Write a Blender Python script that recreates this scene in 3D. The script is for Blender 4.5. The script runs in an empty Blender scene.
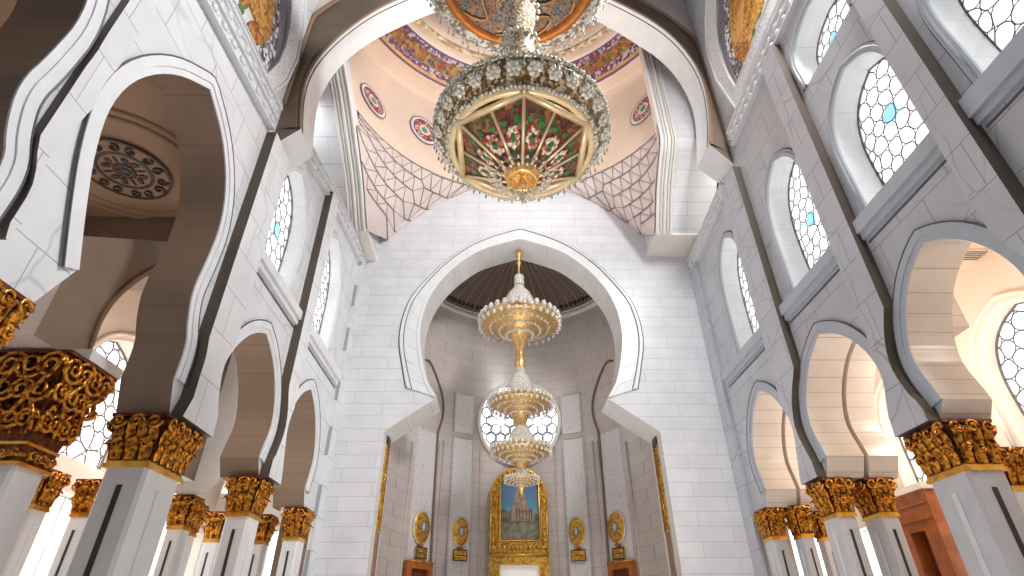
import bpy, bmesh, math, random
from mathutils import Vector, Matrix
from mathutils.geometry import tessellate_polygon
random.seed(11)
PI = math.pi
COL = bpy.context.scene.collection

# ------------------------------------------------------------------ camera
FPX = 547.94
CAM = Vector((-1.1214, 0.0, 1.6))
VR = Vector((0.99981175, -0.01898844, -0.00398816))
VU = Vector((-0.00685646, -0.53805015, 0.84288494))
VW = Vector((0.0181509, 0.84269892, 0.53807906))
cd = bpy.data.cameras.new('camera'); cam = bpy.data.objects.new('camera', cd); COL.objects.link(cam)
cd.sensor_width = 36.0; cd.lens = 36.0 * FPX / 1024.0; cd.clip_start = 0.05; cd.clip_end = 300
m = Matrix.Identity(4)
for i in range(3):
    m[i][0] = VR[i]; m[i][1] = VU[i]; m[i][2] = -VW[i]; m[i][3] = CAM[i]
cam.matrix_world = m
bpy.context.scene.camera = cam

def ray(u, v): return VW + VR * ((u - 512) / FPX) - VU * ((v - 288) / FPX)
def px(u, v, x): d = ray(u, v); return CAM + d * ((x - CAM.x) / d.x)
def py(u, v, y): d = ray(u, v); return CAM + d * ((y - CAM.y) / d.y)
def pz(u, v, z): d = ray(u, v); return CAM + d * ((z - CAM.z) / d.z)
def proj(P):
    d = P - CAM; k = d.dot(VW)
    return 512 + FPX * d.dot(VR) / k, 288 - FPX * d.dot(VU) / k

# ------------------------------------------------------------------ materials
def newmat(name):
    mt = bpy.data.materials.new(name); mt.use_nodes = True
    nt = mt.node_tree; nt.nodes.clear()
    out = nt.nodes.new('ShaderNodeOutputMaterial'); b = nt.nodes.new('ShaderNodeBsdfPrincipled')
    nt.links.new(b.outputs[0], out.inputs[0])
    return mt, nt, b
def N(nt, t, **kw):
    n = nt.nodes.new(t)
    for k, v in kw.items():
        if k.startswith('i_'): n.inputs[k[2:].replace('_', ' ')].default_value = v
        else: setattr(n, k, v)
    return n
def ramp(nt, fac, stops, interp='LINEAR'):
    r = nt.nodes.new('ShaderNodeValToRGB'); r.color_ramp.interpolation = interp
    e = r.color_ramp.elements
    while len(e) < len(stops): e.new(0.5)
    for el, (p, c) in zip(e, stops): el.position = p; el.color = (*c, 1)
    nt.links.new(fac, r.inputs[0]); return r
def mixc(nt, fac, a, b, mode='MIX'):
    n = nt.nodes.new('ShaderNodeMix'); n.data_type = 'RGBA'; n.blend_type = mode
    for s, i in ((fac, 0), (a, 6), (b, 7)):
        if hasattr(s, 'links'): nt.links.new(s, n.inputs[i])
        else: n.inputs[i].default_value = s if i == 0 else (*s, 1)
    return n.outputs[2]
def coord_plane(nt, axes):
    tc = N(nt, 'ShaderNodeTexCoord'); sp = N(nt, 'ShaderNodeSeparateXYZ'); cb = N(nt, 'ShaderNodeCombineXYZ')
    nt.links.new(tc.outputs['Object'], sp.inputs[0])
    nt.links.new(sp.outputs['XYZ'.index(axes[0])], cb.inputs[0]); nt.links.new(sp.outputs['XYZ'.index(axes[1])], cb.inputs[1])
    return tc.outputs['Object'], cb.outputs[0]
def plain(name, c, rough=0.5, metal=0.0, spec=0.5, var=0.0, scale=6.0, emit=None, es=0.0):
    mt, nt, b = newmat(name)
    b.inputs['Roughness'].default_value = rough; b.inputs['Metallic'].default_value = metal
    b.inputs['Specular IOR Level'].default_value = spec
    tc = N(nt, 'ShaderNodeTexCoord'); n = N(nt, 'ShaderNodeTexNoise', i_Scale=scale, i_Detail=4.0)
    nt.links.new(tc.outputs['Object'], n.inputs['Vector'])
    r = ramp(nt, n.outputs[0], [(0.3, tuple(x * (1 - var) for x in c)), (0.7, tuple(min(1, x * (1 + var * .5)) for x in c))])
    nt.links.new(r.outputs[0], b.inputs['Base Color'])
    if emit: b.inputs['Emission Color'].default_value = (*emit, 1); b.inputs['Emission Strength'].default_value = es
    return mt
def marble(name, axes, base, joint, bw, bh, mortar=0.008, vein=0.25, veincol=(0.35, 0.36, 0.4), vscale=0.9, rough=0.25, offset=0.5):
    mt, nt, b = newmat(name)
    o, v = coord_plane(nt, axes)
    br = N(nt, 'ShaderNodeTexBrick', offset=offset, i_Scale=1.0, i_Mortar_Size=mortar, i_Brick_Width=bw, i_Row_Height=bh, i_Mortar_Smooth=0.3)
    br.inputs['Color1'].default_value = (*base, 1); br.inputs['Color2'].default_value = (*[x * .955 for x in base], 1)
    br.inputs['Mortar'].default_value = (*joint, 1)
    nt.links.new(v, br.inputs['Vector'])
    wn = N(nt, 'ShaderNodeTexNoise', i_Scale=0.8, i_Detail=3.0); nt.links.new(o, wn.inputs['Vector'])
    wv = mixc(nt, 0.35, (0, 0, 0), (0, 0, 0))
    mx = nt.nodes[-1]; nt.links.new(o, mx.inputs[6]); nt.links.new(wn.outputs['Color'], mx.inputs[7])
    vo = N(nt, 'ShaderNodeTexVoronoi', feature='DISTANCE_TO_EDGE', i_Scale=vscale); nt.links.new(wv, vo.inputs['Vector'])
    vr = ramp(nt, vo.outputs['Distance'], [(0.0, (1, 1, 1)), (0.018, (0, 0, 0))])
    n2 = N(nt, 'ShaderNodeTexNoise', i_Scale=0.5, i_Detail=2.0); nt.links.new(o, n2.inputs['Vector'])
    n2r = ramp(nt, n2.outputs[0], [(0.42, (0, 0, 0)), (0.62, (vein, vein, vein))])
    mm = N(nt, 'ShaderNodeMath', operation='MULTIPLY'); nt.links.new(vr.outputs[0], mm.inputs[0]); nt.links.new(n2r.outputs[0], mm.inputs[1])
    c1 = mixc(nt, mm.outputs[0], br.outputs['Color'], veincol)
    n3 = N(nt, 'ShaderNodeTexNoise', i_Scale=1.3, i_Detail=6.0); nt.links.new(o, n3.inputs['Vector'])
    r3 = ramp(nt, n3.outputs[0], [(0.3, (0.9, 0.91, 0.93)), (0.65, (1, 1, 1))])
    c2 = mixc(nt, 1.0, c1, r3.outputs[0], 'MULTIPLY')
    nt.links.new(c2, b.inputs['Base Color']); b.inputs['Roughness'].default_value = rough
    bp = N(nt, 'ShaderNodeBump', i_Strength=0.25, i_Distance=0.02, invert=True); nt.links.new(br.outputs['Fac'], bp.inputs['Height'])
    nt.links.new(bp.outputs[0], b.inputs['Normal'])
    return mt
def gold(name, hi, lo, scale=18.0, rough=0.32, metal=0.75, bump=0.6):
    mt, nt, b = newmat(name)
    tc = N(nt, 'ShaderNodeTexCoord'); n = N(nt, 'ShaderNodeTexNoise', i_Scale=scale, i_Detail=5.0); nt.links.new(tc.outputs['Object'], n.inputs['Vector'])
    r = ramp(nt, n.outputs[0], [(0.36, lo), (0.58, hi)]); nt.links.new(r.outputs[0], b.inputs['Base Color'])
    b.inputs['Metallic'].default_value = metal; b.inputs['Roughness'].default_value = rough
    bp = N(nt, 'ShaderNodeBump', i_Strength=bump, i_Distance=0.02); nt.links.new(n.outputs[0], bp.inputs['Height']); nt.links.new(bp.outputs[0], b.inputs['Normal'])
    return mt
def cells(name, cols, scale, rough=0.5, edge=None, metal=0.0, emit=0.0):
    """tesserae: Voronoi cells coloured from a list"""
    mt, nt, b = newmat(name)
    tc = N(nt, 'ShaderNodeTexCoord'); vo = N(nt, 'ShaderNodeTexVoronoi', i_Scale=scale); nt.links.new(tc.outputs['Object'], vo.inputs['Vector'])
    sp = N(nt, 'ShaderNodeSeparateColor'); nt.links.new(vo.outputs['Color'], sp.inputs[0])
    k = len(cols); r = ramp(nt, sp.outputs[0], [(i / k, c) for i, c in enumerate(cols)], 'CONSTANT')
    col = r.outputs[0]
    if edge:
        ve = N(nt, 'ShaderNodeTexVoronoi', feature='DISTANCE_TO_EDGE', i_Scale=scale); nt.links.new(tc.outputs['Object'], ve.inputs['Vector'])
        er = ramp(nt, ve.outputs['Distance'], [(0.0, (1, 1, 1)), (0.08, (0, 0, 0))]); col = mixc(nt, er.outputs[0], col, edge)
    nt.links.new(col, b.inputs['Base Color']); b.inputs['Roughness'].default_value = rough; b.inputs['Metallic'].default_value = metal
    if emit: nt.links.new(col, b.inputs['Emission Color']); b.inputs['Emission Strength'].default_value = emit
    return mt
def ornate(name, base, dark, scale, rough=0.5, thr=(0.06, 0.16), bump=0.5):
    """carved relief: smooth voronoi cells edged in a darker tone, with bump"""
    mt, nt, b = newmat(name)
    tc = N(nt, 'ShaderNodeTexCoord'); vo = N(nt, 'ShaderNodeTexVoronoi', feature='DISTANCE_TO_EDGE', i_Scale=scale); nt.links.new(tc.outputs['Object'], vo.inputs['Vector'])
    r = ramp(nt, vo.outputs['Distance'], [(thr[0], dark), (thr[1], base)]); nt.links.new(r.outputs[0], b.inputs['Base Color'])
    b.inputs['Roughness'].default_value = rough
    bp = N(nt, 'ShaderNodeBump', i_Strength=bump, i_Distance=0.03); nt.links.new(r.outputs[0], bp.inputs['Height']); nt.links.new(bp.outputs[0], b.inputs['Normal'])
    return mt

M = {}
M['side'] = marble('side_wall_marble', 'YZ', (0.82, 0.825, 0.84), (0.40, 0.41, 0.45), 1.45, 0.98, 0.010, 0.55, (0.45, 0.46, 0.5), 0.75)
M['side_r'] = marble('side_wall_marble_shaded', 'YZ', (0.60, 0.61, 0.655), (0.27, 0.28, 0.32), 1.45, 0.98, 0.010, 0.6, (0.25, 0.26, 0.30), 0.75)  # the white side marble with right-wall shade put into its colour
M['front'] = marble('front_wall_marble', 'XZ', (0.84, 0.835, 0.855), (0.60, 0.61, 0.66), 2.2, 0.47, 0.012, 0.25, (0.62, 0.63, 0.68), 0.8)
M['near'] = marble('brown_shaded_stone', 'XZ', (0.40, 0.34, 0.28), (0.28, 0.23, 0.18), 2.0, 0.42, 0.008, 0.1)
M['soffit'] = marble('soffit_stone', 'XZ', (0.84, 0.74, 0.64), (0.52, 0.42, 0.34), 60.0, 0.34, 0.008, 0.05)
M['soffit_left'] = marble('soffit_stone_shaded', 'XZ', (0.33, 0.23, 0.165), (0.23, 0.16, 0.115), 60.0, 0.5, 0.006, 0.05)  # soffit stone darkened to brown for the shade on the left
M['reveal'] = marble('window_reveal_stone', 'XZ', (0.93, 0.92, 0.90), (0.7, 0.68, 0.66), 3.0, 0.6, 0.006, 0.1)
M['white'] = plain('white_marble', (0.86, 0.86, 0.87), 0.25, var=0.05, scale=2)
M['trim_r'] = plain('pale_moulding_shaded', (0.50, 0.54, 0.60), 0.35, var=0.06, scale=3)  # pale moulding, darkened and blued for the shaded right side
M['white_r'] = plain('white_marble_shaded', (0.66, 0.67, 0.71), 0.25, var=0.08, scale=2)  # white marble of the right shafts, shade mixed into the colour
M['trim'] = plain('pale_stone_moulding', (0.80, 0.81, 0.83), 0.35, var=0.06, scale=3)
M['inlay'] = plain('dark_inlay_line', (0.10, 0.10, 0.12), 0.4, var=0.2)
M['brown'] = plain('brown_and_shaded_stone', (0.22, 0.155, 0.11), 0.5, var=0.12, scale=2)  # also carries the shade of the transverse arch face and left aisle
M['edge_shade'] = plain('pilaster_edge_shade', (0.115, 0.085, 0.065), 0.5, var=0.12, scale=2)  # near sides of the pilasters: their shade painted as dark brown
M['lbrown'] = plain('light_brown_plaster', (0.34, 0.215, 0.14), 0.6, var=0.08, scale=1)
M['dome_peach'] = plain('peach_plaster', (0.93, 0.73, 0.59), 0.6, var=0.06, scale=0.8)
M['pink'] = plain('warm_pink_plaster', (0.90, 0.78, 0.69), 0.6, var=0.06, scale=0.8)
M['cream'] = plain('cream_stone', (0.88, 0.82, 0.74), 0.45, var=0.05, scale=1.2)
M['frieze'] = ornate('carved_frieze', (0.84, 0.84, 0.84), (0.58, 0.58, 0.59), 9.0, thr=(0.03, 0.12))
M['panel'] = ornate('arabesque_panel', (0.76, 0.74, 0.74), (0.60, 0.58, 0.60), 7.5, thr=(0.02, 0.09))
M['gold'] = gold('gilded_leaf', (0.92, 0.41, 0.05), (0.12, 0.025, 0.005), 11, 0.3, metal=0.8)  # dark noise in the gold stands in for crevice shade
M['gold2'] = gold('polished_gold_band', (0.95, 0.58, 0.12), (0.75, 0.38, 0.05), 5, 0.25, 0.8, 0.1)
M['darkgold'] = gold('dark_red_gilt_ground', (0.22, 0.06, 0.015), (0.07, 0.018, 0.008), 10, 0.45, 0.4)
M['framegold'] = gold('antique_gold', (0.80, 0.47, 0.08), (0.40, 0.19, 0.02), 8, 0.4, 0.6)
M['wood'] = plain('polished_orange_wood', (0.45, 0.13, 0.03), 0.3, var=0.35, scale=3)
M['darkwood'] = plain('dark_red_wood', (0.13, 0.028, 0.012), 0.35, var=0.3, scale=3)
M['strip'] = plain('dark_brown_inlay_strip', (0.055, 0.035, 0.03), 0.4, var=0.4, scale=12)
M['lattice'] = plain('grey_window_tracery', (0.16, 0.15, 0.15), 0.5, var=0.1)
M['pane'] = plain('bright_daylit_glass', (0.95, 0.97, 1.0), 0.2, emit=(0.97, 0.985, 1.0), es=1.35)
M['bluepane'] = plain('turquoise_glass', (0.35, 0.75, 0.85), 0.2, emit=(0.35, 0.75, 0.85), es=0.9)
M['floor'] = marble('floor_marble', 'XY', (0.84, 0.83, 0.82), (0.55, 0.53, 0.5), 1.2, 1.2, 0.008, 0.3, offset=0.0)
M['rib'] = plain('brown_ribbed_dome', (0.17, 0.115, 0.085), 0.5, var=0.15, scale=1.5)
M['ribline'] = plain('pale_dome_rib', (0.42, 0.32, 0.26), 0.5, var=0.05)
M['apse'] = marble('apse_marble', 'XZ', (0.66, 0.585, 0.55), (0.47, 0.40, 0.37), 1.3, 0.5, 0.012, 0.2, (0.55, 0.52, 0.52), 0.8)
M['tile'] = plain('pale_pink_tile', (0.72, 0.61, 0.575), 0.4, var=0.07, scale=1.0)
M['tileline'] = plain('tile_joint_line', (0.28, 0.21, 0.20), 0.5, var=0.1)
M['crystal'] = plain('cut_crystal', (0.78, 0.73, 0.66), 0.08, 0.0, 0.9, var=0.6, scale=22, emit=(1, 0.93, 0.82), es=0.06)
M['crystal2'] = plain('shaded_crystal', (0.78, 0.73, 0.64), 0.12, 0.0, 0.9, var=0.75, scale=16)
M['mosaic_dark'] = cells('black_and_white_tesserae', [(0.05, 0.045, 0.05), (0.25, 0.22, 0.25), (0.85, 0.85, 0.85), (0.10, 0.08, 0.1), (0.45, 0.40, 0.42)], 9)
M['mosaic_white'] = plain('white_mosaic_ground', (0.88, 0.92, 0.93), 0.4, var=0.08, scale=4)
M['mosaic_gold'] = cells('amber_tesserae', [(0.55, 0.22, 0.03), (0.70, 0.36, 0.06), (0.38, 0.13, 0.02), (0.80, 0.46, 0.12)], 14, 0.35)
M['mosaic_brown'] = cells('russet_tesserae', [(0.35, 0.11, 0.015), (0.55, 0.22, 0.03), (0.24, 0.07, 0.01), (0.62, 0.30, 0.05)], 12, 0.35)
M['mosaic_green'] = plain('green_mosaic_leaf', (0.04, 0.24, 0.06), 0.4, var=0.4, scale=8)
M['mosaic_purple'] = plain('purple_grey_mosaic', (0.22, 0.19, 0.22), 0.45, var=0.25, scale=4)
M['orange'] = plain('orange_enamel', (0.85, 0.42, 0.12), 0.4, var=0.2, scale=3)
M['purple'] = plain('violet_enamel_line', (0.16, 0.11, 0.26), 0.4, var=0.2)
M['band_mosaic'] = cells('painted_garland', [(0.34, 0.09, 0.02), (0.46, 0.21, 0.03), (0.09, 0.13, 0.02), (0.22, 0.04, 0.05), (0.42, 0.27, 0.05), (0.09, 0.04, 0.11), (0.38, 0.13, 0.02)], 5.5, edge=(0.40, 0.18, 0.06))
M['band_violet'] = cells('violet_and_white_chain', [(0.11, 0.05, 0.14), (0.55, 0.46, 0.48), (0.20, 0.04, 0.06), (0.28, 0.17, 0.24)], 8)
M['gilt_bead'] = cells('gilt_beading', [(0.70, 0.55, 0.34), (0.48, 0.33, 0.17), (0.86, 0.76, 0.58)], 5)
M['medal_red'] = cells('red_medallion_petals', [(0.42, 0.06, 0.06), (0.75, 0.55, 0.45), (0.32, 0.05, 0.08), (0.55, 0.20, 0.15)], 11)
M['medal_green'] = plain('green_medallion_leaf', (0.10, 0.36, 0.20), 0.4, var=0.4, scale=5)
M['medal_white'] = plain('white_medallion_ring', (0.93, 0.88, 0.84), 0.5, var=0.05)
M['floral'] = cells('red_green_floral_enamel', [(0.10, 0.02, 0.02), (0.26, 0.05, 0.03), (0.04, 0.12, 0.04), (0.16, 0.05, 0.03), (0.30, 0.16, 0.08)], 12, 0.3)
M['petal'] = cells('rose_and_white_petals', [(0.72, 0.62, 0.54), (0.42, 0.08, 0.06), (0.80, 0.74, 0.66), (0.48, 0.20, 0.14)], 16, 0.3)
M['peacock'] = cells('blue_and_orange_enamel', [(0.01, 0.04, 0.06), (0.24, 0.06, 0.008), (0.03, 0.015, 0.01), (0.02, 0.07, 0.09), (0.15, 0.04, 0.01), (0.27, 0.12, 0.03)], 9, 0.3, edge=(0.55, 0.28, 0.08))
M['chand_gold'] = gold('chandelier_gold', (0.95, 0.66, 0.28), (0.60, 0.30, 0.08), 20, 0.3, 0.7, 0.4)
M['chand_cream'] = plain('cream_gilt_frame', (0.90, 0.72, 0.46), 0.3, 0.3, var=0.12, scale=8)
M['sky_paint'] = None

# ------------------------------------------------------------------ geometry helpers
class MB:
    def __init__(s): s.v = []; s.f = []; s.m = []; s.sm = []
    def add(s, vs, fs, mi=0, smooth=False):
        o = len(s.v); s.v += [tuple(p) for p in vs]
        for f in fs: s.f.append(tuple(i + o for i in f)); s.m.append(mi); s.sm.append(smooth)
    def box(s, lo, hi, mi=0):
        x0, y0, z0 = lo; x1, y1, z1 = hi
        s.add([(x0,y0,z0),(x1,y0,z0),(x1,y1,z0),(x0,y1,z0),(x0,y0,z1),(x1,y0,z1),(x1,y1,z1),(x0,y1,z1)],
              [(0,3,2,1),(4,5,6,7),(0,1,5,4),(1,2,6,5),(2,3,7,6),(3,0,4,7)], mi)
    def frustum(s, c, z0, z1, ax, ay, bx, by, mi=0):
        x, y = c; v = []
        for z, hx, hy in ((z0, ax, ay), (z1, bx, by)):
            v += [(x-hx,y-hy,z),(x+hx,y-hy,z),(x+hx,y+hy,z),(x-hx,y+hy,z)]
        s.add(v, [(0,3,2,1),(4,5,6,7),(0,1,5,4),(1,2,6,5),(2,3,7,6),(3,0,4,7)], mi)
    def tube(s, pts, r, n=6, closed=False, mi=0, cap=True):
        pts = [Vector(p) for p in pts]; k = len(pts)
        if k < 2: return
        rr = r if isinstance(r, (list, tuple)) else [r] * k
        prev = None; rings = []
        for i in range(k):
            a = pts[i-1] if (i > 0 or closed) else pts[i]; b = pts[(i+1) % k] if (i < k-1 or closed) else pts[i]
            t = (b - a)
            if t.length < 1e-9: t = Vector((0,0,1))
            t.normalize()
            if prev is None:
                up = Vector((0,0,1)) if abs(t.z) < 0.9 else Vector((1,0,0)); nrm = t.cross(up).normalized()
            else:
                nrm = prev - t * prev.dot(t)
                if nrm.length < 1e-6: nrm = t.orthogonal()
                nrm.normalize()
            prev = nrm; bn = t.cross(nrm)
            rings.append([pts[i] + (nrm * math.cos(2*PI*j/n) + bn * math.sin(2*PI*j/n)) * rr[i] for j in range(n)])
        vs = [p for R in rings for p in R]; fs = []
        for i in range(k if closed else k-1):
            i2 = (i+1) % k
            for j in range(n): fs.append((i*n+j, i*n+(j+1)%n, i2*n+(j+1)%n, i2*n+j))
        if cap and not closed:
            fs.append(tuple(range(n-1,-1,-1))); fs.append(tuple((k-1)*n+j for j in range(n)))
        s.add(vs, fs, mi, True)
    def lathe(s, prof, c=(0,0,0), n=24, mi=0, smooth=True, a0=0, a1=2*PI):
        full = abs(a1 - a0 - 2*PI) < 1e-6; k = len(prof); cols = n if full else n + 1; vs = []; fs = []
        for j in range(cols):
            a = a0 + (a1-a0)*j/n
            for r, z in prof: vs.append((c[0]+r*math.cos(a), c[1]+r*math.sin(a), c[2]+z))
        for j in range(n):
            j2 = (j+1) % cols
            for i in range(k-1): fs.append((j*k+i, j2*k+i, j2*k+i+1, j*k+i+1))
        s.add(vs, fs, mi, smooth)
    def grid(s, P, mi=0, smooth=True):
        r = len(P); c = len(P[0]); s.add([p for row in P for p in row], [(i*c+j, i*c+j+1, (i+1)*c+j+1, (i+1)*c+j) for i in range(r-1) for j in range(c-1)], mi, smooth)
    def ball(s, c, rx, ry=None, rz=None, n=8, mi=0):
        ry = ry or rx; rz = rz or rx; k = max(4, n//2+1); vs = []; fs = []
        for i in range(k+1):
            t = PI*i/k
            for j in range(n): vs.append((c[0]+rx*math.sin(t)*math.cos(2*PI*j/n), c[1]+ry*math.sin(t)*math.sin(2*PI*j/n), c[2]+rz*math.cos(t)))
        for i in range(k):
            for j in range(n): fs.append((i*n+j, i*n+(j+1)%n, (i+1)*n+(j+1)%n, (i+1)*n+j))
        s.add(vs, fs, mi, True)
    def plate(s, outer, holes, fn, d0, d1, mf=0, mb=0, ms=0, mhole=None):
        """polygon with holes extruded between depth d0 and d1; fn(a,b,d) -> point"""
        loops = [outer] + holes
        tris = tessellate_polygon([[Vector((a, b, 0)) for a, b in L] for L in loops])
        flat = [p for L in loops for p in L]; n = len(flat)
        f0 = [fn(a, b, d0) for a, b in flat]; f1 = [fn(a, b, d1) for a, b in flat]
        s.add(f0, [tuple(t) for t in tris], mf); s.add(f1, [tuple(reversed(t)) for t in tris], mb)
        for li, L in enumerate(loops):
            k = len(L); vs = [fn(a, b, d0) for a, b in L] + [fn(a, b, d1) for a, b in L]
            s.add(vs, [(i, (i+1)%k, k+(i+1)%k, k+i) for i in range(k)], ms if (li == 0 or mhole is None) else mhole)
    def build(s, name, mats, parent=None, loc=None):
        me = bpy.data.meshes.new(name); me.from_pydata(s.v, [], s.f)
        for mt in (mats if isinstance(mats, (list, tuple)) else [mats]): me.materials.append(mt)
        for p, mi, sm in zip(me.polygons, s.m, s.sm): p.material_index = mi; p.use_smooth = sm
        me.validate(); bm = bmesh.new(); bm.from_mesh(me); bmesh.ops.remove_doubles(bm, verts=bm.verts, dist=1e-5); bmesh.ops.recalc_face_normals(bm, faces=bm.faces); bm.to_mesh(me); bm.free()
        o = bpy.data.objects.new(name, me); COL.objects.link(o)
        if parent is not None: o.parent = parent
        if loc: o.location = loc
        return o
def struct(o): o['kind'] = 'structure'; return o
def tag(o, label, cat, group=None):
    o['label'] = label; o['category'] = cat
    if group: o['group'] = group
    return o
def thing(name, label, cat, loc=(0,0,0), rz=0, group=None):
    o = bpy.data.objects.new(name, None); COL.objects.link(o); o.location = loc; o.rotation_euler = (0,0,rz); o.empty_display_size = 0.2
    return tag(o, label, cat, group)
def copy_tree(o, parent=None):
    c = o.copy(); COL.objects.link(c); c.parent = parent
    for ch in list(o.children): copy_tree(ch, c)
    return c
def chaikin(L, it=2, closed=False):
    for _ in range(it):
        out = [] if closed else [L[0]]
        k = len(L)
        for i in range(k if closed else k-1):
            a = L[i]; b = L[(i+1) % k]
            out += [tuple(x*.75+y*.25 for x, y in zip(a, b)), tuple(x*.25+y*.75 for x, y in zip(a, b))]
        if not closed: out.append(L[-1])
        L = out
    return L
def offset(L, d, closed=False):
    """offset an open 2D polyline to its left by d"""
    out = []; k = len(L)
    for i in range(k):
        a = L[i-1] if (i > 0 or closed) else L[i]; b = L[(i+1)%k] if (i < k-1 or closed) else L[i]
        tx, ty = b[0]-a[0], b[1]-a[1]; l = math.hypot(tx, ty) or 1
        out.append((L[i][0] - ty/l*d, L[i][1] + tx/l*d))
    return out

# ------------------------------------------------------------------ arch outlines (a = along wall, b = height)
SIDE = [(1.33, 5.45), (1.42, 5.75), (1.56, 6.1), (1.61, 6.4), (1.54, 6.75), (1.38, 7.1), (1.13, 7.45), (.8, 7.78), (.42, 8.02), (0, 8.2)]
def arch(yc, hw, zf, dz=0.0):
    """near foot -> apex -> far foot of a keyhole arch; belly and foot drawn from the pier shape"""
    k = hw / 1.61
    half = chaikin([(w*k, z+dz) for w, z in SIDE], 1)
    near = [(yc-1.62*k, zf)] + [(yc-w, z) for w, z in half]
    far = [(yc+w, z) for w, z in reversed(half[:-1])] + [(yc+1.62*k, zf)]
    return near + far
def smooth_apex(pts, ia):
    return chaikin(pts[:ia+1], 2) + chaikin(pts[ia:], 2)[1:]
L1 = [(6.12,5.22),(6.5,6.0),(6.15,6.75),(5.80,7.6),(5.62,8.5),(5.82,9.4),(6.45,10.35),(7.35,11.05),(8.25,10.65),(8.92,9.9),(9.22,9.0),(9.16,8.0),(9.06,7.3),(9.24,6.7),(9.46,6.35),(9.45,5.64),(9.70,5.0)]
def smooth_arch(L, ia):
    a = [L[0]] + chaikin(L[1:ia+1], 2); b = chaikin(L[ia:-1], 2)[1:] + [L[-1]]
    return a + b
L1s = smooth_arch(L1, 7)
TLs = [(y-4.62, z+0.1) for y, z in L1s]

HW = 7.12
TH = 0.95
def wmap(s): return lambda a, b, d: (s*(HW+d), a, b)

def window_hole(y0, y1, z0, z1):
    yc = (y0+y1)/2; hw = (y1-y0)/2; h = z1-z0
    half = [(hw*.94, z0), (hw*.96, z0+h*.2), (hw, z0+h*.45), (hw*.98, z0+h*.62), (hw*.83, z0+h*.8), (hw*.5, z0+h*.93), (0, z1)]
    half = [half[0]] + chaikin(half[1:], 2)
    return [(yc-w, z) for w, z in half] + [(yc+w, z) for w, z in reversed(half[:-1])]

FZ = {1: 16.45, -1: 12.4}
R_ARCH = [arch(8.42, 1.42, 4.98, -0.12), arch(12.47, 1.62, 4.98), arch(16.38, 1.42, 4.98, 0.02)]
L_ARCH = [L1s, arch(12.5, 1.58, 4.98, -0.05), arch(16.38, 1.42, 4.98, 0.02)]
WIN = {1: [(3.3, 5.85, 9.7, 13.4), (7.0, 9.33, 9.7, 13.15), (10.72, 12.9, 9.75, 13.75), (15.0, 17.0, 9.85, 14.05), (7.15, 9.45, 14.2, 15.95)],
       -1: [(11.0, 13.05, 9.7, 13.15), (14.75, 17.1, 9.8, 13.75)]}

def side_wall(s):
    arches = R_ARCH if s == 1 else [TLs] + L_ARCH
    y0 = 5.7 if s == 1 else arches[0][0][0] - 0.9
    if s == 1:
        bottom = [(2.2, 8.9), (3.9, 8.9), (5.3, 8.4), (5.3, 4.98)]
        bottom = [(2.2, 8.9), (4.6, 8.9), (5.95, 7.6), (5.95, 4.98)]
    else:
        bottom = [(y0, 5.3)]
    for A in arches: bottom += A
    bottom += [(18.75, 4.98), (18.75, 0.0), (19.5, 0.0)]
    if s == 1: top = [(19.5, 15.9), (17.2, 15.9), (15.15, 15.6), (15.15, 26.0), (2.2, 26.0)]
    else: top = [(19.5, 15.65), (17.6, 15.5), (11.55, 14.0), (11.5, 22.0), (y0, 22.0)]
    outer = bottom + top
    holes = [window_hole(*w) for w in WIN[s]]
    mb = MB()
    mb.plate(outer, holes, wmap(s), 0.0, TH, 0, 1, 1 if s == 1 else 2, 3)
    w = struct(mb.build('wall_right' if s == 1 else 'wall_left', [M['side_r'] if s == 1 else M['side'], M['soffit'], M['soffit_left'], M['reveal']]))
    # arch mouldings: raised band and dark inlay line
    for A in arches:
        core = A[1:-1]
        o1 = offset(core, 0.13); o2 = offset(core, 0.30)
        b = MB(); f = wmap(s)
        for d, e in ((core, o1), (o1, o2)):
            dd = 0.03 if d is core else 0.055
            n = len(d)
            P = [[f(p[0], p[1], 0.0) for p in d], [f(p[0], p[1], -dd) for p in d], [f(p[0], p[1], -dd) for p in e], [f(p[0], p[1], 0.0) for p in e]]
            b.grid(P, 0, False)
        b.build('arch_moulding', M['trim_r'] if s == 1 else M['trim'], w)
        c = MB(); c.tube([f(p[0], p[1], -0.05) for p in offset(core, 0.315)], 0.020, 5, mi=0)
        c.build('inlay_line', M['inlay'], w)
    for wn in WIN[s]:
        h = window_hole(*wn); core = h[::-1] if False else h
        b = MB(); f = wmap(s); o2 = offset(core, 0.20)
        P = [[f(p[0], p[1], 0.0) for p in core], [f(p[0], p[1], -0.06) for p in core], [f(p[0], p[1], -0.06) for p in o2], [f(p[0], p[1], 0.0) for p in o2]]
        b.grid(P, 0, False); b.tube([f(p[0], p[1], -0.045) for p in offset(core, 0.11)], 0.05, 5)
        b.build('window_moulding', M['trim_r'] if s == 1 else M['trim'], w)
        c = MB(); c.tube([f(p[0], p[1], -0.01) for p in offset(core, 0.23)], 0.02, 5)
        c.build('inlay_line', M['inlay'], w)
    return w
wall_right = side_wall(1); wall_left = side_wall(-1)

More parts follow.
